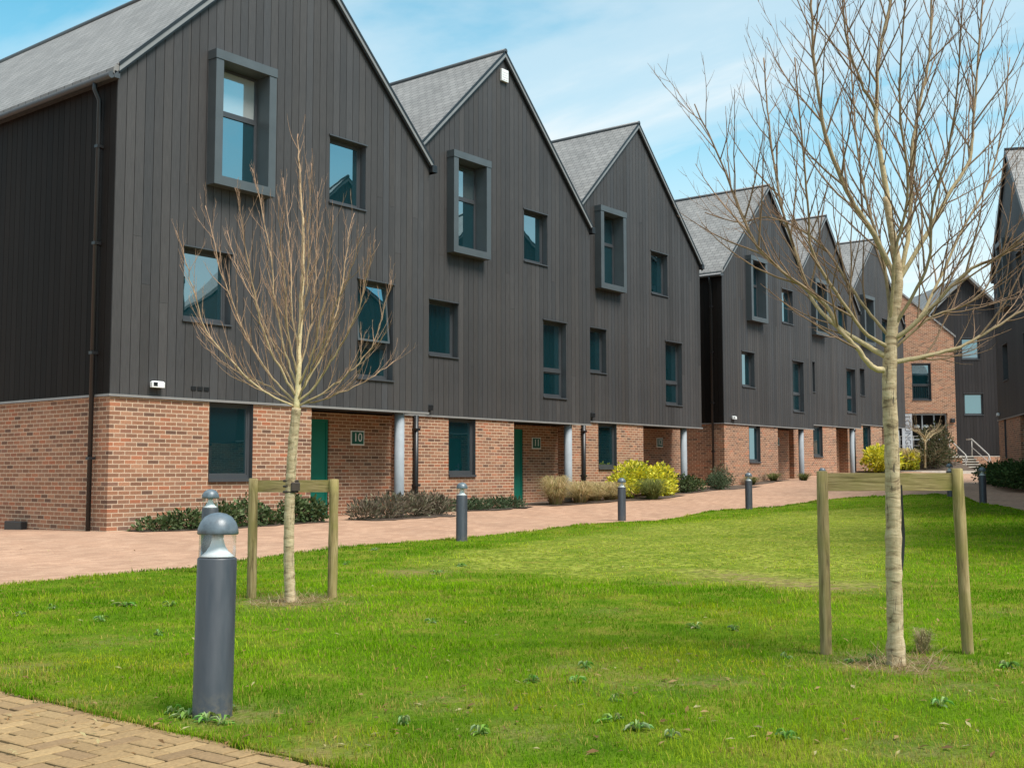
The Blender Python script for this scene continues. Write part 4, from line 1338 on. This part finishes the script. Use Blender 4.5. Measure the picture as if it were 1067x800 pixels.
proto = bollard()
proto.children[0]
BL = [((221, 750, 5.48), 'dark grey lamp bollard beside the herringbone paving, the nearest and largest'),
      ((217, 600, 13.25), 'dark grey lamp bollard mostly hidden behind the nearest bollard'),
      ((481, 565, 19.0), 'dark grey lamp bollard on the lawn edge in front of the window of number 11'),
      ((648, 545, 26.2), 'dark grey lamp bollard in front of the yellow leaved shrub'),
      ((780.5, 532, 30.2), 'dark grey lamp bollard on the lawn edge past the dark alley gap'),
      ((857, 523, 31.8), 'dark grey lamp bollard hidden behind the left post of the staked tree nearest the camera'),
      ((990.5, 517, 33.5), 'dark grey lamp bollard behind the crossbar of the nearer staked tree'),
      ((1024.5, 526, 30.2), 'dark grey lamp bollard at the lawn corner near the entrance steps')]
BL[5] = (BL[5][0], 'dark grey lamp bollard almost hidden by a timber post of the taller staked tree')
for i, ((px, py, d), lab) in enumerate(BL):
    o = proto if i == 0 else copy_tree(proto)
    q = at(px, py, d)
    o.location = (q[0], q[1], gz(q[0], q[1])); o.rotation_euler = (random.gauss(0, .006), random.gauss(0, .006), i*1.1)
    tag(o, lab, 'bollard', 'lamp bollards round the lawn')
proto.rotation_euler = (rad(-.4), rad(1.2), 0)


# ------------------------------------------------------------------ trees
TW = (.20, .125, .08); LM = (.33, .275, .145); LM2 = (.20, .16, .085)


def lerp(a, c, t): return tuple(a[i]+(c[i]-a[i])*t for i in range(3))


TINT = 1.


def rcol(r):
    """twigs redder, thick limbs olive-buff"""
    t = min(1., max(0., (r-.004)/.016)); k = TINT*random.uniform(.8, 1.25)
    c = lerp(TW, LM, t)
    if r > .014: c = lerp(c, (.46, .37, .21), min(1, (r-.014)/.010))
    return tuple(v*k for v in c)


def smooth_path(pts, n):
    pts = np.asarray(pts, float); k = len(pts)
    P_ = np.vstack([2*pts[0]-pts[1], pts, 2*pts[-1]-pts[-2]])
    out = []
    for i in range(n+1):
        s = i/n*(k-1); j = min(int(s), k-2); t = s-j
        a, b_, c, d = P_[j], P_[j+1], P_[j+2], P_[j+3]
        out.append(.5*((2*b_)+(-a+c)*t+(2*a-5*b_+4*c-d)*t*t+(-a+3*b_-3*c+d)*t**3))
    return out


def shoots(mb, path, r0, r1, level, spacing, lmax, maxlevel, upk, t0=.12, ang=(24, 48), minr=.0018):
    path = [np.asarray(p) for p in path]; n = len(path)
    seg = [np.linalg.norm(path[i+1]-path[i]) for i in range(n-1)]; tot = sum(seg)
    s = tot*t0+random.random()*spacing; az = random.random()*6.28
    while s < tot*.97:
        a = s; i = 0
        while i < n-2 and a > seg[i]: a -= seg[i]; i += 1
        p = path[i]+(path[i+1]-path[i])*(a/seg[i]); tg = (path[i+1]-path[i])/seg[i]
        f = s/tot; pr = r0+(r1-r0)*f
        az += 2.4+random.gauss(0, .5)
        perp = np.cross(tg, [0, 0, 1.]) if abs(tg[2]) < .95 else np.cross(tg, [1., 0, 0]); perp /= np.linalg.norm(perp); q2 = np.cross(tg, perp)
        pd = math.cos(az)*perp+math.sin(az)*q2
        an = rad(random.uniform(*ang))
        d = tg*math.cos(an)+pd*math.sin(an); d[2] += .12; d /= np.linalg.norm(d)
        l = lmax*random.uniform(.35, 1.0)*(1-.45*f)
        r = max(minr, min(pr*.62, .0032+l*.0052))
        pts = [p]; st_ = 5 if l > .25 else 3; cur = d.copy()
        for k in range(st_):
            cur = cur+np.array([0, 0, upk])/st_+np.array([random.gauss(0, .055) for _ in range(3)]); cur /= np.linalg.norm(cur)
            pts.append(pts[-1]+cur*l/st_)
        rr = [r*(1-.72*k/st_) for k in range(st_+1)]
        mb.tube(pts, rr, 5 if r > .006 else 3, rcol(r), False, rcol(r*.4))
        if level < maxlevel and l > .14:
            shoots(mb, pts, r, r*.28, level+1, spacing*1.0, l*.42, maxlevel, upk, .2, ang, minr)
        s += spacing*random.uniform(.6, 1.4)


def build_tree(name, label, base, trunk_px, trunk_r, limbs, group, sp, lmax, maxlevel, upk, rk=1., tint=1., kink=.002, ang=(24, 48)):
    global TINT
    TINT = tint
    t = thing(name, label, 'tree', tuple(base), 0., group)
    B = np.array(base)
    mb = MB()
    pth = smooth_path(trunk_px, 60)
    rr = []
    for i in range(61):
        f = i/60; r = trunk_r[0]+(trunk_r[1]-trunk_r[0])*f
        if len(trunk_r) > 2: r = trunk_r[0]+(trunk_r[2]-trunk_r[0])*f/.6 if f < .6 else trunk_r[2]+(trunk_r[1]-trunk_r[2])*((f-.6)/.4)**.7
        if f < .06: r *= 1+.25*(1-f/.06)
        r *= 1+.02*math.sin(i*1.1)+random.gauss(0, .014)+(.10 if random.random() < .09 else 0)
        rr.append(r)
    mb.tube([p-B for p in pth], rr, 16, None, True, jit=.035)
    mb.build('trunk', M['trunk'], t)
    cb = MB()
    for pts, r0, r1 in limbs:
        n = max(8, int(len(pts)*4))
        sp_ = smooth_path(pts, n); sp_ = [p-B+np.array([random.gauss(0, kink) for _ in range(3)])*(i > 1) for i, p in enumerate(sp_)]
        rr = [rk*(r0+(r1-r0)*(i/n)**.75)*(1+random.gauss(0, .04)) for i in range(n+1)]
        cb.tube(sp_, rr, 8 if r0 > .015 else 6, rcol(r0), True, rcol(r1))
        shoots(cb, sp_, r0*rk, r1*rk, 1, sp, lmax, maxlevel, upk, .12, ang)
    cb.build('crown', M['bark'], t)
    return t


# --- taller staked tree
DT2 = 6.9
b2 = at(934, 697, DT2); b2[2] = gz(b2[0], b2[1])-.03


def t2(x, y, dd=0.): return at(x, y, DT2+dd)


tr2 = [b2, t2(933, 660), t2(932, 620), t2(931, 580), t2(931, 540), t2(930, 500), t2(929, 460), t2(927, 420), t2(927, 385), t2(929, 350), t2(933, 320), t2(936, 295), t2(933, 262), t2(928, 235), t2(923, 205)]


def q2(pts, d0, d1):
    n = len(pts)-1
    return [t2(x, y, d0+(d1-d0)*(i/n)**1.1) for i, (x, y) in enumerate(pts)]


limbs2 = [
    (q2([(927, 225), (922, 190), (914, 140), (913, 110), (916, 60), (930, -10), (934, -90)], 0, .1), .024, .009),
    (q2([(931, 320), (945, 255), (949, 215), (950, 160), (958, 110), (968, 60), (971, 0), (975, -60)], 0, .35), .022, .007),
    (q2([(934, 292), (908, 240), (885, 205), (866, 160), (858, 130), (851, 85), (846, 30), (844, -40)], 0, -.3), .024, .007),
    (q2([(913, 115), (897, 85), (882, 40), (876, -30)], .05, -.2), .014, .006),
    (q2([(932, 300), (965, 245), (990, 200), (1010, 168), (1014, 130), (1018, 80), (1022, 20), (1026, -40)], 0, .3), .020, .006),
    (q2([(927, 355), (950, 340), (985, 305), (1012, 280), (1040, 268), (1070, 240), (1100, 190)], 0, -.35), .020, .006),
    (q2([(927, 378), (960, 372), (998, 362), (1030, 345), (1067, 322), (1110, 290)], 0, .35), .020, .006),
    (q2([(926, 386), (912, 384), (903, 376), (892, 362), (874, 343), (862, 320), (838, 300), (812, 280), (790, 258), (770, 215), (752, 170), (724, 108)], 0, -.3), .026, .005),
    (q2([(924, 372), (895, 355), (866, 335), (848, 315), (838, 290), (820, 235), (808, 180), (800, 120), (796, 60)], 0, .45), .022, .005),
    (q2([(926, 350), (905, 325), (885, 298), (862, 262), (835, 240), (800, 226), (770, 232), (735, 222)], 0, .2), .014, .004),
    (q2([(926, 362), (900, 345), (868, 300), (846, 262), (842, 215), (836, 150), (828, 60)], 0, -.6), .016, .005),
    (q2([(928, 345), (950, 310), (968, 270), (972, 215), (990, 150), (998, 80), (1003, 0)], 0, -.55), .016, .005),
    (q2([(929, 360), (958, 330), (980, 290), (1002, 240), (1030, 190), (1045, 130), (1052, 60)], 0, .6), .016, .005),
    (q2([(927, 366), (945, 352), (970, 330), (1005, 318), (1030, 296), (1048, 250), (1056, 190)], 0, .15), .013, .004),
    (q2([(928, 340), (922, 280), (906, 220), (894, 160), (888, 90), (880, 0)], 0, .6), .016, .005),
    (q2([(928, 340), (932, 270), (946, 200), (938, 120), (940, 40), (948, -40)], 0, -.6), .016, .005),
]
build_tree('young_tree', 'taller bare young tree with a thick pale trunk, staked on the lawn nearest the camera', b2, tr2, (.049, .018, .041), limbs2, 'bare staked young trees', .07, .95, 2, .5, .8)

# --- smaller staked tree
DT1 = 10.4
b1 = at(303, 632, DT1); b1[2] = gz(b1[0], b1[1])-.03


def t1(x, y, dd=0.): return at(x, y, DT1+dd)


tr1 = [b1, t1(301, 580), t1(302, 520), t1(305, 465), t1(309, 425)]


def q1(pts, d0, d1):
    n = len(pts)-1
    return [t1(x, y, d0+(d1-d0)*(i/n)**1.1) for i, (x, y) in enumerate(pts)]


limbs1 = [(q1([(309, 430), (311, 380), (313, 330), (316, 270), (315, 220), (312, 170), (310, 140)], 0, 0), .030, .004)]
random.seed(21)
l1 = [([(309, 424), (275, 408), (245, 380), (215, 345), (204, 312), (193, 270), (183, 240)], -.1, .012),
      ([(309, 420), (285, 395), (262, 360), (240, 310), (225, 262), (214, 215)], .25, .012),
      ([(310, 415), (292, 385), (272, 340), (262, 290), (252, 235), (246, 195)], -.35, .013),
      ([(311, 405), (298, 370), (288, 320), (282, 265), (272, 215), (262, 175)], .3, .013),
      ([(311, 395), (300, 350), (297, 300), (292, 250), (290, 205)], -.4, .011),
      ([(309, 424), (335, 410), (362, 390), (385, 365), (398, 330), (408, 292)], .1, .012),
      ([(309, 420), (330, 400), (352, 365), (372, 325), (384, 280), (392, 250)], -.3, .013),
      ([(310, 412), (328, 385), (345, 345), (356, 300), (362, 255), (368, 222)], .35, .013),
      ([(311, 402), (325, 370), (335, 325), (342, 270), (348, 225)], -.45, .012),
      ([(312, 385), (322, 345), (328, 300), (330, 250), (331, 200)], .4, .010),
      ([(309, 422), (340, 415), (375, 400), (395, 388), (412, 375)], .35, .009),
      ([(309, 422), (282, 404), (250, 388), (225, 372), (205, 350)], .4, .009),
      ([(310, 418), (300, 390), (285, 360), (268, 320), (248, 280), (236, 240)], .7, .011),
      ([(310, 418), (322, 390), (338, 355), (350, 318), (366, 280), (378, 236)], -.7, .011),
      ([(312, 370), (305, 330), (303, 285), (300, 235), (296, 185)], .55, .010),
      ([(313, 340), (320, 300), (322, 260), (322, 215), (324, 170)], -.3, .009)]
for pts, dd, r in l1: limbs1.append((q1(pts, 0, dd), r, .0028))
build_tree('young_tree', 'smaller bare young tree with upswept reddish twigs, staked in front of the green door house', b1, tr1, (.050, .042), limbs1, 'bare staked young trees', .06, .6, 2, .75, 1.0, 1.75, .005, (15, 36))

# --- small bare tree in the planter
DT3 = 57.6
b3 = at(964, 490, DT3); b3[2] = zp_+.2


def t3(x, y, dd=0.): return at(x, y, DT3+dd)


lim3 = []
for k in range(20):
    a = random.uniform(-1, 1); tp = (964+a*26, 440-random.uniform(-6, 16)*(1-abs(a)*.4)); dd = random.uniform(-1., 1.)
    lim3.append(([t3(964, 462-k*.4), t3(964+a*9, 454-k*.3, dd*.3), t3(964+a*19, 447, dd*.7), t3(*tp, dd)], .028, .01))
build_tree('planter_tree', 'small bare multi-twigged tree in the planter before the lounge entrance', b3, [b3, t3(964, 475), t3(964, 458)], (.06, .045), lim3, None, .3, .8, 2, .3, .6)


# ------------------------------------------------------------------ stakes
def stake_frame(label, pl_, pr_, zt_l, zt_r, bar_z, bar_h, tie, rl, lean_r, half_round):
    c = (pl_+pr_)/2
    t = thing('tree_stakes', label, 'tree stakes', (c[0], c[1], gz(c[0], c[1])), 0., 'timber tree stakes')
    B = np.array([c[0], c[1], gz(c[0], c[1])])

    def post(p, zt, lean):
        b = MB(); z0 = gz(p[0], p[1])-.2
        foot = np.array([p[0], p[1], z0])+lean*.0; topp = np.array([p[0], p[1], zt])+lean
        n = 9; pts = [foot+(topp-foot)*k/n for k in range(n+1)]
        rr = [rl*(1+random.gauss(0, .025)) for _ in pts]; rr[-1] *= .93
        b.tube([q-B for q in pts]+[pts[-1]-B+np.array([0, 0, .004])], rr+[rl*.75], 14, jit=.03)
        b.build('post', M['stake'], t)
        return topp
    tl_ = post(pl_, zt_l, np.array([.0, 0, 0])); tr_ = post(pr_, zt_r, lean_r)
    d = (tr_-tl_)[:2]; d /= np.linalg.norm(d); back = np.array([-d[1], d[0]])
    if back@fwd < 0: back = -back
    off = back*(rl*.2+.012)
    # crossbar: a sawn plank from post to post, behind the trunk
    a = np.array([*(tl_[:2]+off+d*(rl*.3)), bar_z]); e_ = np.array([*(tr_[:2]+off+d*(.03)), bar_z])
    th = .02
    b = MB(); v = []
    for k in range(5):
        p = a+(e_-a)*k/4
        for sx, sz in ((-1, -1), (1, -1), (1, 1), (-1, 1)):
            v.append((p[0]+back[0]*th*sx-B[0], p[1]+back[1]*th*sx-B[1], p[2]+sz*bar_h/2+random.gauss(0, .001)-B[2]))
    f = [(3, 2, 1, 0), (16, 17, 18, 19)]
    for k in range(4):
        for i in range(4): f.append((k*4+i, k*4+(i+1) % 4, k*4+4+(i+1) % 4, k*4+4+i))
    b.mesh(v, f); b.build('crossbar', M['stake_bar'], t)
    return t, B, back, d


pl1 = at(262, 628, 10.7)[:2]; pr1 = at(346, 629, 10.7)[:2]
z_ = lambda y, d: CAM[2]-(y-491.7)/FPX*d
bt, B, back, d = stake_frame('pair of round timber stakes with crossbar around the smaller tree', pl1, pr1, z_(498, 10.7), z_(499, 10.7), z_(506, 10.7), .115, None, .045, np.array([.01, 0, 0]), False)
tb = MB(); ct = np.array([*at(303, 505, 10.43)[:2], z_(506, 10.5)])-B
ring = [(ct[0]+.062*math.cos(a)*1.0, ct[1]+.062*math.sin(a), 0) for a in np.linspace(0, 2*math.pi, 17)]
for dz_ in (-.05, .0, .05):
    tb.tube([(x, y, ct[2]+dz_) for x, y, _ in ring], [.012]*17, 6)
tb.bevel_box(ct[0]-.05, ct[0]+.05, ct[1]-.08, ct[1]-.05, ct[2]-.04, ct[2]+.04, .01)
tb.build('rubber_tie', M['tie'], bt)
pl2 = at(861, 687, 7.3)[:2]; pr2 = at(1010, 689, 7.3)[:2]
bt, B, back, d = stake_frame('pair of timber stakes with crossbar around the taller tree', pl2, pr2, z_(491.5, 7.3), z_(489, 7.3), z_(502.5, 7.3), .115, None, .037, np.array([-_r[0]*.04, -_r[1]*.04, 0]), True)
# strap hanging down behind the trunk
sb = MB(); sp0 = np.array(at(938, 505, 7.02))-B; sp1 = np.array(at(941, 560, 7.02))-B; sp2 = np.array(at(939, 592, 7.0))-B; sp3 = np.array(at(936, 600, 6.99))-B
pts = smooth_path([sp0, (sp0+sp1)/2, sp1, sp2, sp3], 14); v = []
w = np.array([_r[0], _r[1], 0])*.012
for p in pts: v += [p-w, p+w, p+w+np.array([fwd[0], fwd[1], 0])*.012, p-w+np.array([fwd[0], fwd[1], 0])*.012]
f = []
for k in range(len(pts)-1):
    for i in range(4): f.append((k*4+i, k*4+(i+1) % 4, k*4+4+(i+1) % 4, k*4+4+i))
sb.mesh(v, f); sb.build('loose_strap', M['black'], bt)


# dry straw round the tree feet
def straw():
    n = 900
    c = np.where(RNG.random((n, 1)) < .5, T1[None], T2[None]); rr = np.where((c[:, :1] == T1[0]), .42, .36)
    a = RNG.random(n)*2*np.pi; r = RNG.random(n)**.6*rr[:, 0]
    x = c[:, 0]+r*np.cos(a); y = c[:, 1]+r*np.sin(a)*.75; z = tz_chunk(x, y)+.022
    an = RNG.random(n)*2*np.pi; l = .05+.12*RNG.random(n); up = RNG.random(n)**2*.10
    w = .0025
    V = np.zeros((n, 4, 3)); dx_, dy_ = np.cos(an), np.sin(an)
    V[:, 0] = np.c_[x-dy_*w, y+dx_*w, z]; V[:, 1] = np.c_[x+dy_*w, y-dx_*w, z]; V[:, 2] = np.c_[x+dx_*l+dy_*w*.4, y+dy_*l-dx_*w*.4, z+up]; V[:, 3] = np.c_[x+dx_*l-dy_*w*.4, y+dy_*l+dx_*w*.4, z+up]
    b_ = np.arange(n)*4; F_ = np.concatenate([np.c_[b_, b_+1, b_+2], np.c_[b_, b_+2, b_+3]])
    cs = np.array([(.42, .31, .18), (.30, .20, .11), (.5, .4, .25), (.2, .13, .07)]); cc = cs[RNG.integers(0, 4, n)]
    o = np_mesh('straw', V.reshape(-1, 3), F_, M['blade'], np.repeat(cc, 4, 0)); tag(o, kind='stuff')


straw()


def litter():
    n = 420
    px = RNG.random(n)*1130-30; py = 560+RNG.random(n)**.8*235
    V = np.zeros((n, 4, 3)); C = np.zeros((n, 3))
    cs = np.array([(.30, .17, .08), (.42, .28, .13), (.20, .12, .06), (.5, .42, .22)])
    for i in range(n):
        q = ground(px[i], py[i]); a = RNG.random()*6.28; l = .012+.018*RNG.random(); w = l*.38; tl = RNG.normal(0, .25, 2)
        for k, (u, v) in enumerate(((-l, 0), (0, -w), (l, 0), (0, w))):
            V[i, k] = (q[0]+u*math.cos(a)-v*math.sin(a), q[1]+u*math.sin(a)+v*math.cos(a), q[2]+.036+u*tl[0]+v*tl[1]+(.004 if v else 0))
        C[i] = cs[RNG.integers(0, 4)]
    o = np_mesh('leaf_litter', V.reshape(-1, 3), np.arange(n*4).reshape(n, 4), M['blade'], np.repeat(C, 4, 0)); tag(o, kind='stuff')


litter()
grass_tuft('dry_grass_tuft', 'small pale dry grass tuft beside the trunk of the taller tree', tuple(ground(962, 684)), 420, .19, .09, [(.42, .33, .18), (.34, .3, .13), (.5, .42, .26)], None, .004, .2)

# soil beds along the house fronts
for (x0, x1, y0, y1) in ((.3, 4.45, -.75, -.01), (5.3, 7.9, -.95, -.1), (8.0, 12.3, .2, 1.0), (13.0, 20.0, .25, 1.85), (20.4, 26.6, .9, 2.4), (27.2, 31.2, 1.9, 2.54), (42.6, 49.5, 2.1, 4.15)):
    n = 14; fr = [(x0+(x1-x0)*k/n, y0+random.gauss(0, .05)+.12*(k in (0, n))) for k in range(n+1)]
    sheet('planting_bed', fr+[(x1, y1), (x0, y1)], .5, .012, M['soil'], .6)

# ------------------------------------------------------------------ light, sky, camera
SUN_AZ, SUN_EL = rad(182), rad(59)
sd = bpy.data.lights.new('sun', 'SUN'); sd.energy = 3.4; sd.angle = rad(26); sd.color = (1, .965, .91)
so = bpy.data.objects.new('sun', sd); COL.objects.link(so)
dirv = Vector((math.sin(SUN_AZ)*math.cos(SUN_EL), math.cos(SUN_AZ)*math.cos(SUN_EL), math.sin(SUN_EL)))
so.rotation_euler = (-dirv).to_track_quat('-Z', 'Y').to_euler(); so.location = (0, -20, 40)

wd = bpy.data.worlds.new('World'); SC.world = wd; wd.use_nodes = True
nt = wd.node_tree; bg = nt.nodes['Background']
sky = N(nt, 'ShaderNodeTexSky', sky_type='NISHITA'); sky.sun_disc = False
sky.sun_elevation = SUN_EL; sky.sun_rotation = SUN_AZ; sky.altitude = 0; sky.air_density = 1.0; sky.dust_density = .6; sky.ozone_density = 1.6
tc = N(nt, 'ShaderNodeTexCoord')
sp = N(nt, 'ShaderNodeSeparateXYZ'); L(nt, tc.outputs['Generated'], sp.inputs[0])
# project the view direction on a flat cloud layer
zc = math_node(nt, 'MAXIMUM', math_node(nt, 'ADD', sp.outputs[2], .12), .05)
cv = N(nt, 'ShaderNodeCombineXYZ'); L(nt, math_node(nt, 'DIVIDE', sp.outputs[0], zc), cv.inputs[0]); L(nt, math_node(nt, 'DIVIDE', sp.outputs[1], zc), cv.inputs[1])
mp = N(nt, 'ShaderNodeMapping'); L(nt, cv.outputs[0], mp.inputs[0]); mp.inputs['Scale'].default_value = (1.25, .6, 1); mp.inputs['Rotation'].default_value = (0, 0, rad(35)); mp.inputs['Location'].default_value = (9.1, 6.2, 0)
n1 = noise(nt, .9, 9, .56, mp.outputs[0], .5)
n2 = noise(nt, .38, 5, .5, mp.outputs[0], .2)
cl = math_node(nt, 'ADD', math_node(nt, 'MULTIPLY', n1, .6), math_node(nt, 'MULTIPLY', n2, .5))
cm = ramp(nt, cl, [(.45, (0, 0, 0)), (.57, (.55, .55, .55)), (.69, (1, 1, 1))], 'EASE')
hz = ramp(nt, sp.outputs[2], [(0, (1, 1, 1)), (.17, (.9, .9, .9)), (.30, (.25, .25, .25)), (.42, (.0, .0, .0))])
cm2 = math_node(nt, 'MAXIMUM', cm, math_node(nt, 'MULTIPLY', hz, .9))
skyc = mixc(nt, 1.0, sky.outputs[0], (.40, 1.28, 1.16), 'MULTIPLY')
L(nt, mixc(nt, cm2, skyc, (5.1, 5.5, 5.65)), bg.inputs[0])
bg.inputs[1].default_value = .10

cd = bpy.data.cameras.new('camera'); co = bpy.data.objects.new('camera', cd); COL.objects.link(co)
cd.sensor_fit = 'HORIZONTAL'; cd.sensor_width = 36; cd.lens = FPX/1067*36; cd.clip_end = 3000; cd.clip_start = .05
mw = Matrix(((_r[0], _u[0], -_f[0], CAM[0]), (_r[1], _u[1], -_f[1], CAM[1]), (_r[2], _u[2], -_f[2], CAM[2]), (0, 0, 0, 1)))
co.matrix_world = mw
SC.camera = co
SC.view_settings.view_transform = 'Standard'; SC.view_settings.look = 'None'; SC.view_settings.gamma = 1; SC.view_settings.exposure = 0.85
SC.view_settings.use_curve_mapping = False
SC.cycles.use_denoising = True
SC.cycles.max_bounces = 6; SC.cycles.transparent_max_bounces = 12
